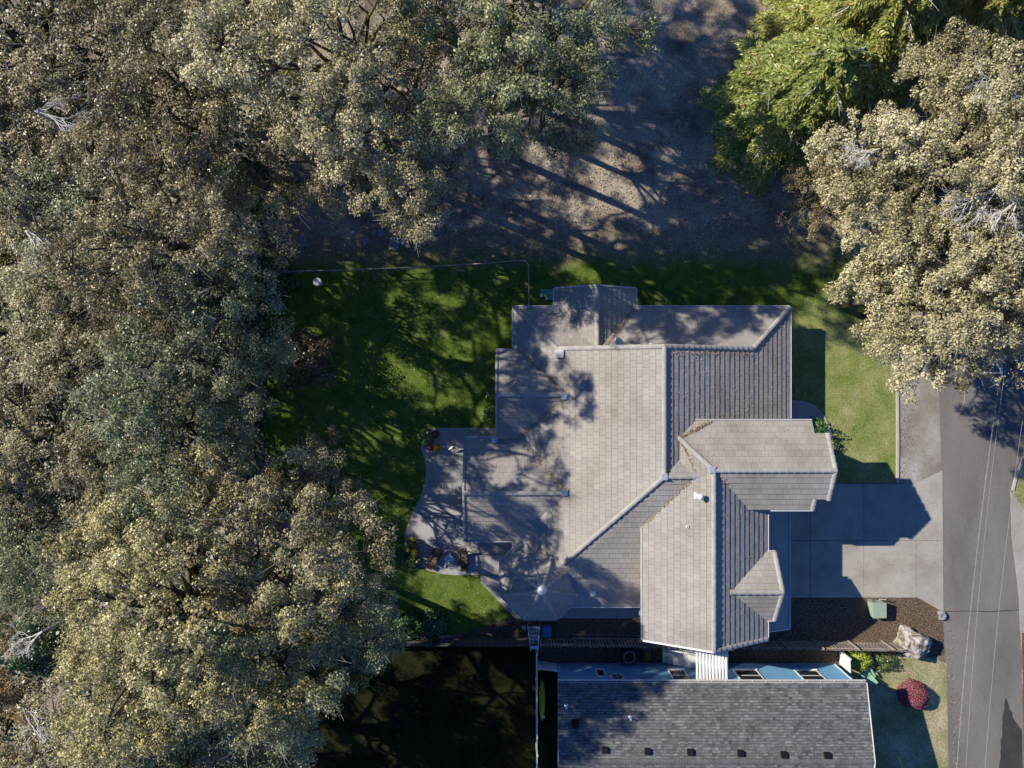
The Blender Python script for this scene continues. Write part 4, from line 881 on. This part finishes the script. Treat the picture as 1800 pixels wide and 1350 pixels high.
# power cables above the road
def cable(label, p0, p1, z, r=.022, twist=0):
    a = Vector(P(*p0, z)); b = Vector(P(*p1, z)); d = (b - a); a -= d * .25; b += d * .12; mb = MB()
    N = 60; pts = []
    for i in range(N + 1):
        t = i / N; s = 4 * t * (1 - t); pts.append(a.lerp(b, t) - Vector((0, 0, .5 * s)))
    if twist:
        m = 260
        for ph in (0, math.pi):
            q = []
            for i in range(m + 1):
                t = i / m; k = t * N; j = min(N - 1, int(k)); p = pts[j].lerp(pts[j + 1], k - j); an = t * twist + ph; q.append(p + Vector((math.cos(an) * .02, 0, math.sin(an) * .02)))
            mb.tube(q, r, 4, cap=False)
    else: mb.tube(pts, r, 4, cap=False)
    tag(mb.build('power_cable', M['cable']), label, 'cable', 'cables above the road')
cable('twisted power cable, leftmost over the road', (1752, 745), (1685, 1350), 7.2, .006, 120)
cable('straight power cable just right of the twisted one', (1760, 745), (1701, 1350), 7.6, .007)
cable('straight power cable nearest the far side of the road', (1803, 745), (1735, 1350), 7.6, .007)
# things glimpsed under the big oak
gb = prop('garden_bench', 'dark timber bench glimpsed through the big oak crown', 'bench', 562, 962)
mb = MB(); mb.box(-1.0, 1.0, -.35, .35, .42, .50); mb.build('seat', M['boards'], gb); mb = MB(); mb.box(-1.0, 1.0, .36, .42, .5, .95); mb.build('backrest', M['boards'], gb)
for s in (-.9, .9):
    for y in (-.3, .3): mb = MB(); mb.box(s - .05, s + .05, y - .05, y + .05, 0, .42); mb.build('leg', M['boards'], gb)
sw = prop('swing_frame', 'slim grey post frame at the lawn edge by the woods', 'swing', 448, 757)
for y in (-.75, .75): mb = MB(); mb.box(-.06, .06, y - .06, y + .06, 0, 2.2); mb.build('post', M['wood'], sw)
mb = MB(); mb.box(-.25, .25, -.9, .9, 2.201, 2.26); mb.build('top_board', M['wood'], sw)
mb = MB(); mb.box(-.14, .14, -3.2, 1.2, 0, .55); tag(mb.build('garden_wall', M['concrete'], None, P(464, 1330)), 'narrow pale concrete wall at the bottom beside the big oak', 'wall')

# ---------------------------------------------------------------- trees
def oak_proto(seed, Rr, Hc, zb, nlobe, per, rl=(1.25, 2.05), size=(.085, .165), bare=0.05, npuff=15):
    """crown, trunk and twig meshes: trunk > limbs > lobes of foliage > leaf puffs > single leaves.
    crown centre at height zb, horizontal radius Rr, vertical radius Hc"""
    rg = np.random.default_rng(seed); pr = random.Random(seed)
    ph = rg.uniform(0, 6.28, 8); lobes = []; tries = 0
    while len(lobes) < nlobe and tries < 30000:
        tries += 1
        d = rg.normal(size=3); d /= np.linalg.norm(d)
        if d[2] < -.5 or (d[2] < -.1 and rg.random() < .5): continue
        th = math.atan2(d[1], d[0])
        lob = 1 + .16 * math.sin(3 * th + ph[0]) + .12 * math.sin(5 * th + ph[1]) + .08 * math.sin(6 * d[2] + ph[3])
        rr = (rg.uniform(.68, .90) if rg.random() < .85 else rg.uniform(.2, .6)) * lob
        c = np.array([d[0] * Rr * rr, d[1] * Rr * rr, zb + d[2] * Hc * rr]); r = rg.uniform(*rl)
        md = 1.0 if tries < 8000 else .8
        if any(np.linalg.norm((c - e[0]) * np.array([1, 1, .8])) < md * (r + e[1]) * .62 for e in lobes): continue
        lobes.append((c, r))
    qs = []; ts = []; ctr = np.array([0, 0, zb - .4 * Hc]); puffs = []
    for c, r in lobes:
        out = c - ctr; out = out / (np.linalg.norm(out) + 1e-6); lt = rg.normal(.5, .09)
        thin = .22 if rg.random() < bare else 1.0
        n = int(npuff * (r / 1.6) ** 2); k = 0
        while k < n:
            d = rg.normal(size=3); d /= np.linalg.norm(d)
            if d @ (out * .6 + np.array([0, 0, .6])) < -.25: continue
            k += 1; pc = c + d * r * rg.uniform(.55, 1.0) * np.array([1, 1, .62]); pr_ = rg.uniform(.30, .60); puffs.append((pc, c))
            m = int(per * (pr_ / .45) ** 2 * rg.uniform(.6, 1.2) * thin)
            if m < 3: continue
            e = rg.normal(size=(m, 3)); e /= np.linalg.norm(e, axis=1, keepdims=True)
            pos = pc + e * (pr_ * rg.uniform(.15, 1.0, m) ** .5)[:, None] * np.array([1, 1, .7])
            nr = np.array([0, 0, .45]) + out * .25 + e * .55 + rg.normal(0, .45, (m, 3))
            qs.append(leaf_quads(pos, nr, rg.uniform(*size, m), rg, .66, .14)); ts.append(np.clip(lt + rg.normal(0, .08) + rg.normal(0, .13, m), 0, .97))
    crown = quads_mesh('crown', np.concatenate(qs), np.concatenate(ts), M['oak'])
    mb = MB(); tr = .042 * Rr + .05; fz = zb - .70 * Hc
    mb.tube([(0, 0, -.1), (.05, .03, .4), (.12 * pr.uniform(-1, 1), .1, fz * .6), (0, 0, fz), (pr.uniform(-.4, .4), pr.uniform(-.4, .4), zb)], [tr * 1.5, tr * 1.1, tr, tr * .85, tr * .45], 9)
    tw = MB()
    for c, r in lobes:
        cv = Vector(c); z0 = pr.uniform(fz * .85, min(zb, max(fz, cv.z - .3))); p0 = Vector((0, 0, z0)); pts = []
        L_ = (cv - p0).length
        for k in range(6):
            t = k / 5; p = p0.lerp(cv, t); p.z += .10 * L_ * math.sin(math.pi * t)
            if 0 < k < 5: p += Vector((pr.gauss(0, .05 * L_), pr.gauss(0, .05 * L_), pr.gauss(0, .03 * L_)))
            pts.append(p)
        r0 = tr * pr.uniform(.30, .55); mb.tube(pts, [r0 * (1 - .78 * k / 5) + .012 for k in range(6)], 6, cap=False)
    for pc, c in puffs:
        a = Vector(c); b = Vector(pc); m_ = a.lerp(b, .5) + Vector((pr.gauss(0, .12), pr.gauss(0, .12), pr.uniform(-.05, .15)))
        mb.tube([a, m_, b], [.028, .018, .009], 3, cap=False)
        for k in range(2):
            e = b + (b - a).normalized() * pr.uniform(.1, .55) + Vector((pr.gauss(0, .35), pr.gauss(0, .35), pr.uniform(-.05, .35)))
            tw.tube([b, b.lerp(e, .55) + Vector((pr.gauss(0, .05), pr.gauss(0, .05), .04)), e], [.012, .009, .005], 3, cap=False)
    wood = mb.mesh('trunk'); wood.materials.append(M['bark'])
    twm = tw.mesh('branches'); twm.materials.append(M['twig'])
    return crown, wood, twm

PROTO = {}
PROTO['a'] = oak_proto(1, 5.4, 6.0, 14.5, 24, 120)
PROTO['b'] = oak_proto(2, 4.8, 5.6, 14.0, 20, 120)
PROTO['c'] = oak_proto(3, 5.8, 5.4, 14.0, 25, 120)
PROTO['d'] = oak_proto(4, 4.3, 5.0, 13.0, 16, 120, bare=.1)
PROTO['big'] = oak_proto(5, 7.6, 6.2, 13.6, 50, 125, bare=.02)
PROTO['e'] = oak_proto(6, 4.8, 5.6, 13.6, 17, 85, bare=.25)
PROTO['r'] = oak_proto(7, 6.0, 4.2, 10.0, 48, 130, bare=.08)
PROTO['s'] = oak_proto(8, 5.0, 4.0, 9.6, 32, 130, bare=.08)
PROTO['t'] = oak_proto(9, 3.8, 3.2, 6.2, 18, 120, rl=(.9, 1.5), bare=.08)
PB = {'a': 14.5, 'b': 14.0, 'c': 14.0, 'd': 13.0, 'big': 13.6, 'e': 13.6, 'r': 10.0, 's': 9.6, 't': 6.2}

def oak(pk, px, py, sc, zs, col, label, rz, group=None):
    """crown centre shows at photo point px,py"""
    zc = PB[pk] * zs; x, y = U(px, zc), V(py, zc)
    r = empty('oak_tree', (x, y, 0), rz); tag(r, label, 'tree', group)
    cr, wd, tw = PROTO[pk]
    for me, nm in ((cr, 'crown'), (wd, 'trunk'), (tw, 'branches')):
        o = link(me, nm, r, (0, 0, 0), col if nm == 'crown' else None); o.scale = (sc, sc, zs)
        if nm == 'branches': o['kind'] = 'stuff'
    return r
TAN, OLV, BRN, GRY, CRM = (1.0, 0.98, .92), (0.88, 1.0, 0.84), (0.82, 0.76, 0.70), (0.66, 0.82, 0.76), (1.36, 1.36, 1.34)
WG = 'oaks of the dense wood on the left'
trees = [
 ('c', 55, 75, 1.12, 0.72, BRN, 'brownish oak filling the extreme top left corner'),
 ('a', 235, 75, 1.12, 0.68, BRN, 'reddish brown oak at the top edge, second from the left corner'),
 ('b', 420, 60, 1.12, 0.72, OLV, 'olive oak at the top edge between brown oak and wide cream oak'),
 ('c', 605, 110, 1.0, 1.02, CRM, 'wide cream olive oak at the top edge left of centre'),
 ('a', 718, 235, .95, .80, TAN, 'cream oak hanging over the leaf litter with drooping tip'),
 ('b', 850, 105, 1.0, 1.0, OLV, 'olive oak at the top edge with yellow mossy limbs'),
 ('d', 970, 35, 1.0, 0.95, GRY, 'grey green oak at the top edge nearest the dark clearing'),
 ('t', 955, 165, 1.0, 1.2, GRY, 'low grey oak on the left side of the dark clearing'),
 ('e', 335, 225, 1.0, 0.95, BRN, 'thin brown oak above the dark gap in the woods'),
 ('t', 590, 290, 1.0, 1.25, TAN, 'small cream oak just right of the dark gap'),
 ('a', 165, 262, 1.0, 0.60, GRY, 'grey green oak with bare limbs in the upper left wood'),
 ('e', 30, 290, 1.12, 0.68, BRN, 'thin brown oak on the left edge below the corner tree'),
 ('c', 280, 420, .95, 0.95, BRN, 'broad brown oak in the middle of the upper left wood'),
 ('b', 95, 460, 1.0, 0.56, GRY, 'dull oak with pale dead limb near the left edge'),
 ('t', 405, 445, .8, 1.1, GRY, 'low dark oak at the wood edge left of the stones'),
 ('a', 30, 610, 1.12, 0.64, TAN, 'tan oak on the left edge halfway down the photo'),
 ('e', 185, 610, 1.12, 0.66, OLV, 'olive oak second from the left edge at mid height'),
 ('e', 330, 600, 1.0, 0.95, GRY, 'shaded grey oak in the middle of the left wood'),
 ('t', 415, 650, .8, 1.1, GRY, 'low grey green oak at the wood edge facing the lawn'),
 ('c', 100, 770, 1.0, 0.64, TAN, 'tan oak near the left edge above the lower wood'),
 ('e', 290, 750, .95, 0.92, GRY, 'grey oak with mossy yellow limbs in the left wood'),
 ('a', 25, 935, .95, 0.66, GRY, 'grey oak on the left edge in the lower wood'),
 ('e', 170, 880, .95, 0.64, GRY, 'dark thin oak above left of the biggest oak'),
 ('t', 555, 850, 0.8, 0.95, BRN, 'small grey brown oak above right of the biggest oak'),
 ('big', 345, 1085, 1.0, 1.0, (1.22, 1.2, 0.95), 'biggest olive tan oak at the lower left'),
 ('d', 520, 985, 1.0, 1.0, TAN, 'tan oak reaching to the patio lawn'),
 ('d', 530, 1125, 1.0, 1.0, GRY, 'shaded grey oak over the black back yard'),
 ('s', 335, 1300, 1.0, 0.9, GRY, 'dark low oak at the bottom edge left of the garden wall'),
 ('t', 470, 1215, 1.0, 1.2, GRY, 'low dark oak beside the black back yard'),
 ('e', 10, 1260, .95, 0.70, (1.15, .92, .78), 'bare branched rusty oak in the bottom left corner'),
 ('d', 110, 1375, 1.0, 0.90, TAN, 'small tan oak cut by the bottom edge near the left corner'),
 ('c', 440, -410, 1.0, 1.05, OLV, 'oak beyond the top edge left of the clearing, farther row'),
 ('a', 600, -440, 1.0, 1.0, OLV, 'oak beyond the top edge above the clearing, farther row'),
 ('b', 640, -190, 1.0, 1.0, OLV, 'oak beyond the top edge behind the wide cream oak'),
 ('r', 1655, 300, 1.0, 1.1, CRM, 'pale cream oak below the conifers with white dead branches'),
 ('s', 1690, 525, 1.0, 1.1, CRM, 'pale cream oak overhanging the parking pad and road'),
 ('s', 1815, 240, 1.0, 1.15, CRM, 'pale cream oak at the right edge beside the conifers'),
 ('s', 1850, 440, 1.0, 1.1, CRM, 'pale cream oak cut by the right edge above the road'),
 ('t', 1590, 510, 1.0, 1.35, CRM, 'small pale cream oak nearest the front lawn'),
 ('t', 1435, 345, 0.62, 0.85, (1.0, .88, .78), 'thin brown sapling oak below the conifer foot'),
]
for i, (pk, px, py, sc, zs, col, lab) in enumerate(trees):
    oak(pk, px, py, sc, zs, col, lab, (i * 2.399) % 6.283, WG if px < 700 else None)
# small dark plum tree in the shade
def small_tree(label, px, py, rr, h, col, n, size):
    r = prop('plum_tree', label, 'tree', px, py)
    o = link(mound('crown', n, rr, rr, h * .5, size, M['shrub'], rng, .3), 'crown', r, (0, 0, h * .42), col)
    mb = MB(); mb.tube([(0, 0, 0), (.05, 0, h * .3), (0, .05, h * .55)], [.11, .09, .06], 7)
    for k in range(6): a = k * 1.05; mb.tube([(0, 0, h * .35), (rr * .4 * math.cos(a), rr * .4 * math.sin(a), h * .6), (rr * .8 * math.cos(a), rr * .8 * math.sin(a), h * .72)], [.05, .035, .015], 5)
    mb.build('trunk', M['bark'], r)
small_tree('dark purple leaved small tree standing in the shaded lawn', 552, 636, 2.0, 4.2, (2.2, .75, 1.3), 5200, .15)
for (px, py, rr, lab) in [(205, 1290, 2.4, 'dark green understorey bush left of the garden wall'), (300, 1320, 2.2, 'dark green understorey bush at the bottom edge below the biggest oak'), (410, 560, 2.0, 'dark green ivy bush at the wood edge by the lawn'), (430, 345, 2.6, 'dark green bush in the shadowed gap of the wood'), (200, 180, 2.4, 'green ivy clump under the upper left oaks'), (225, 500, 2.2, 'green ivy clump under the middle left oaks'), (480, 500, 1.6, 'bush at the top left corner of the green lawn'), (120, 660, 2.2, 'green ivy clump near the left edge'), (275, 850, 2.4, 'dark bush in the black gap above the biggest oak'), (70, 1130, 2.2, 'dark bush in the black gap left of the biggest oak')]:
    shrub('understorey_bush', lab, 'bush', px, py, rr, rr * .9, 1.9, (.75, 1.0, .8), 2600, .2)

cov = []
while len(cov) < 44000:
    x, y = rng.uniform(-40, -8), rng.uniform(-32, 34); px, py = 900 + x * 25, 675 - y * 25
    lim = 470 + 45 * mnoise.noise(Vector((px * .012, py * .012, 3.0))) if py < 820 else (600 + 40 * mnoise.noise(Vector((px * .012, py * .012, 7.0))) if py < 1120 else 455)
    if py < 330: lim = 520 + 60 * mnoise.noise(Vector((px * .012, py * .012, 5.0)))
    if px > lim: continue
    g = mnoise.noise(Vector((x * .35, y * .35, 1.0)))
    if g < -.25: continue
    cov.append((x, y, .05 + (0.9 + g) * rng.uniform(0, 1) ** 2))
cov = np.array(cov); nr = np.array([0, 0, 1.0]) + rng.normal(0, .5, cov.shape)
tag(link(quads_mesh('ground_cover', leaf_quads(cov, nr, rng.uniform(.16, .34, len(cov)), rng, .8, .1), rng.beta(2, 2.5, len(cov)), M['shrub']), 'ground_cover', None, None, (.7, .75, .6)), 'dark ivy and ferns covering the floor of the left wood', 'ground cover', kind='stuff')

def conifer(label, px, py, h, rb, seed, col, nb_=120, lean=(0, 0)):
    rg = np.random.default_rng(seed); pr = random.Random(seed)
    r = prop('conifer_tree', label, 'tree', px, py)
    qs = []; ts = []; wb_ = MB(); dead = MB()
    for i in range(nb_):
        t = (i + .5) / nb_; z = .08 * h + .90 * h * t ** .9; L_ = rb * (1 - t) ** .75 * pr.uniform(.75, 1.12) + .35; a = i * 2.39996 + pr.uniform(-.3, .3)
        dr = -.10 - .25 * (1 - t); pts = []
        for k in range(6):
            s = k / 5; pts.append(np.array([math.cos(a) * L_ * s, math.sin(a) * L_ * s, z + L_ * (.18 * s + dr * s * s * 1.6)]))
        wb_.tube(pts, [.05 * (1 - .8 * k / 5) * (1.2 - t) + .008 for k in range(6)], 4, cap=False)
        P_ = np.array(pts); n = int(150 * L_) + 40
        s = rg.uniform(.12, 1.0, n) ** .75; side = rg.choice([-1, 1], n); k0 = np.minimum((s * 5).astype(int), 4); f = (s * 5 - k0)[:, None]
        base = P_[k0] * (1 - f) + P_[k0 + 1] * f
        tl = (P_[5] - P_[4]); tl /= np.linalg.norm(tl); lat = np.array([-math.sin(a), math.cos(a), 0.0])
        wl = rg.uniform(0, 1, n) * (1.05 - s * .55) * (.28 * L_ + .12)
        ax = tl * .75 + lat * side[:, None] * .65 + np.array([0, 0, -.25]) + rg.normal(0, .18, (n, 3))
        pos = base + (tl * .6 + lat * side[:, None] * .8)[:] * wl[:, None] + np.array([0, 0, -.18]) * wl[:, None] + rg.normal(0, .05, (n, 3))
        nrm = np.array([0, 0, 1.0]) + rg.normal(0, .38, (n, 3)) + tl * .15
        qs.append(leaf_quads(pos, nrm, rg.uniform(.18, .36, n), rg, .34, .05, ax))
        tt = rg.normal(.42, .13, n); tt[rg.random(n) < .03] = .95; ts.append(tt)
        if pr.random() < .22:
            e = P_[5] * 1.03; dead.tube([P_[2], P_[4] + np.array([0, 0, .25]), e + np.array([0, 0, .2])], [.05, .035, .015], 4, cap=False)
            for q in range(4):
                b0 = P_[3] + (P_[5] - P_[3]) * pr.random() + np.array([0, 0, .22]); dead.tube([b0, b0 + np.array([pr.gauss(0, .3), pr.gauss(0, .3), pr.uniform(-.05, .2)]) + tl * .6], [.02, .008], 3, cap=False)
    link(quads_mesh('crown', np.concatenate(qs), np.concatenate(ts), M['conifer']), 'crown', r, (0, 0, 0), col)
    wb_.tube([(0, 0, -.1), (0, 0, h * .4), (0, 0, h)], [.030 * h, .020 * h, .02], 10); wb_.build('trunk', M['cbark'], r); tag(dead.build('dead_branches', M['deadwood'], r), kind='stuff')
conifer('green conifer with the lowest boughs over the dark clearing', 1360, 212, 11.0, 5.8, 31, (1.85, 2.05, 1.55), 120)
conifer('tallest conifer at the top edge with pale dead branches', 1450, 95, 13.5, 6.4, 32, (2.3, 2.3, 1.75), 150)
conifer('yellow green conifer at the top right above the cream oaks', 1600, 75, 16.0, 6.2, 33, (2.35, 2.25, 1.8), 150)
conifer('conifer at the top right corner', 1720, 15, 16.5, 6.0, 34, (2.3, 2.2, 1.75), 130)

# bleached dead branch fans standing out of the cream oaks and the wood
def dead_fan(parent_label, px, py, z, ang, spread, L_, seed, name='dead_branch'):
    pr = random.Random(seed); mb = MB(); o = Vector(P(px, py, z))
    def grow(p, a, l, r, lev):
        e = p + Vector((math.cos(a) * l, math.sin(a) * l, pr.uniform(-.15, .3) * l)); m = p.lerp(e, .5) + Vector((pr.gauss(0, .07), pr.gauss(0, .07), pr.gauss(0, .05)))
        mb.tube([p, m, e], [r, r * .75, r * .5], 4, cap=False)
        if lev == 0: return
        for k in range(4): grow(p.lerp(e, pr.uniform(.35, 1)), a + pr.gauss(0, spread), l * pr.uniform(.45, .75), r * .6, lev - 1)
    grow(Vector((0, 0, 0)), ang, L_, .05, 3); grow(Vector((0, 0, 0)), ang + .5, L_ * .8, .045, 3)
    mb.tube([(0, 0, 0), (-o.x * .008, -o.y * .008, -.5), (-o.x * .02, -o.y * .02, -1.5)], [.06, .06, .05], 5, cap=False)
    tag(mb.build(name, M['deadwood'], None, o), parent_label, 'branch')
dead_fan('bleached dead branch fan over the road gap in the cream oaks', 1755, 330, 14.2, R(205), .5, 1.9, 1); dead_fan('bleached dead branch spray above the road gap beside the conifers', 1790, 170, 14.6, R(160), .6, 1.7, 2)
dead_fan('bleached dead branch near the tip of the cream oak over the road', 1762, 655, 12.4, R(100), .6, 1.2, 4)
dead_fan('short bleached dead branch in the top of the pale cream oak', 1545, 262, 12.8, R(190), .6, 1.2, 5); dead_fan('bleached dead branch at the right edge over the cream oaks', 1790, 350, 14.4, R(215), .5, 1.5, 6)
dead_fan('pale dead limb near the left edge in the upper wood', 45, 405, 12.5, R(300), .5, 1.5, 7); dead_fan('pale dead limb in the upper left wood below the corner', 60, 195, 13.0, R(-15), .4, 1.6, 8); dead_fan('pale dead limb lying across the upper left wood', 150, 280, 12.6, R(-30), .4, 1.4, 9)
dead_fan('pale dead twigs in the black gap above the biggest oak', 235, 855, 10.5, R(-20), .6, .9, 10); dead_fan('pale dead limb in the bottom left corner wood', 40, 1240, 12.6, R(-60), .6, 1.6, 11); dead_fan('pale dead limb poking left of the biggest oak', 75, 1110, 11.5, R(200), .6, 1.1, 12)

# ---------------------------------------------------------------- fallen leaves
def scatter(name, label, pts, size, cols=(1, 1, 1), tl=(.3, 1), m='litter'):
    pts = np.array(pts); n = len(pts); nr = np.array([0, 0, 1.0]) + rng.normal(0, .28, (n, 3))
    o = link(quads_mesh(name, leaf_quads(pts, nr, rng.uniform(size[0], size[1], n), rng, .7, .1), rng.uniform(tl[0], tl[1], n), M[m]), name, None, None, cols)
    tag(o, label, 'leaves', kind='stuff')
pts = []
for _ in range(1100): pts.append((rng.uniform(U(480), U(900)), rng.uniform(V(1100), V(480)), .035))
for _ in range(350): pts.append((rng.uniform(U(1392), U(1572)), rng.uniform(V(848), V(430)), .035))
scatter('fallen_leaves', 'pale fallen leaves scattered on the green lawns', pts, (.06, .12), tl=(.6, 1))
pts = []
for _ in range(9000): pts.append((rng.uniform(U(470), U(1480)), V(440) + abs(rng.normal(0, 7.0)) + rng.uniform(-1, 0), .03))
pts2 = pts; pts = []
for _ in range(260): pts.append((U(1582) + abs(rng.normal(0, .5)), rng.uniform(V(848), V(640)), .05))
for _ in range(320): pts.append((rng.uniform(U(1400), U(1655)), rng.uniform(V(1048), V(852)), .062))
for _ in range(260): y = rng.uniform(V(1350), V(1080)); pts.append((U(1662) + (V(1080) - y) * .045 + abs(rng.normal(0, .35)), y, .05))
for _ in range(220): pts.append((rng.uniform(U(715), U(840)), rng.uniform(V(1008), V(755)), .068))
scatter('paving_leaves', 'scattered leaves on the driveway, patio and road edge', pts, (.05, .10), tl=(.15, .9)); pts = pts2
scatter('leaf_litter', 'brown leaf litter under the trees at the top', pts, (.07, .17), tl=(.1, .95))
def zmain(x, y): return max(RZ - (kE * (x - RX) if x > RX else kW * (RX - x)), 0)
pts = []
def along(a, b, n, w, dens=lambda t: 1):
    for _ in range(int(n * 1.3)):
        t = rng.uniform(0, 1)
        if rng.random() > dens(t): continue
        q = Vector(a).lerp(Vector(b), t); pts.append((q.x + rng.normal(0, w), q.y + rng.normal(0, w), q.z + .07 + abs(rng.normal(0, .025))))
xt1, ym1 = c1; xt2, ym2 = c2
along((xt1, ym1, 4.0), (WX + .3, V(616, 2.6), 2.6), 260, .09); along((xt1, ym1, 4.0), (WX + .3, V(770, 2.6), 2.6), 260, .09)
along((xt2, ym2, 4.0), (WX + .4, V(771, 2.4), 2.45), 620, .10, lambda t: 1.15 - t)
along((10.3, NY + 1.9, 6.15), (GX + .1, AN, 5.75), 200, .07); along((GX + .5, NY - .5, 6.85), (GEX, AS, 5.15), 300, .08); along((11.2, YS, 6.6), (GWX, V(925, 5.1), 5.05), 150, .05); along((pe, NE, 2.4), (pxm + .4, YG + .1, 3.7), 200, .08); along((10.35, NY + 1.75, 6.2), (11.3, YS + .1, 6.6), 90, .05)
along((xE, YG - .25, zt), (RX, YG - .25, RZ), 90, .08)
scatter('valley_leaves', 'orange brown leaves gathered in the valleys of the tiled roof', pts, (.05, .105), (1.05, .98, .88), tl=(.1, .85))
pts = []
for _ in range(150): x = rng.uniform(RX + .5, EX); y = rng.uniform(-2, 2); pts.append((x, y, RZ - kE * (x - RX) + .05))
for _ in range(60): y = rng.uniform(AN - 2.2, AN); x = rng.uniform(GX, AX); pts.append((x, y, zA(y) + .05))
for _ in range(40): x = rng.uniform(GX + .3, GEX - .3); y = rng.uniform(GYS, AS); pts.append((x, y, GZ - kGE * (x - GX) + .05))
scatter('roof_leaves', 'loose pale leaves on the street side tile slopes', pts, (.05, .10), tl=(.3, 1))
print('objects', len(bpy.data.objects), 'tris', sum(sum(len(p.vertices) - 2 for p in me.polygons) if len(me.polygons) < 3000 else 2 * len(me.polygons) for me in bpy.data.meshes))
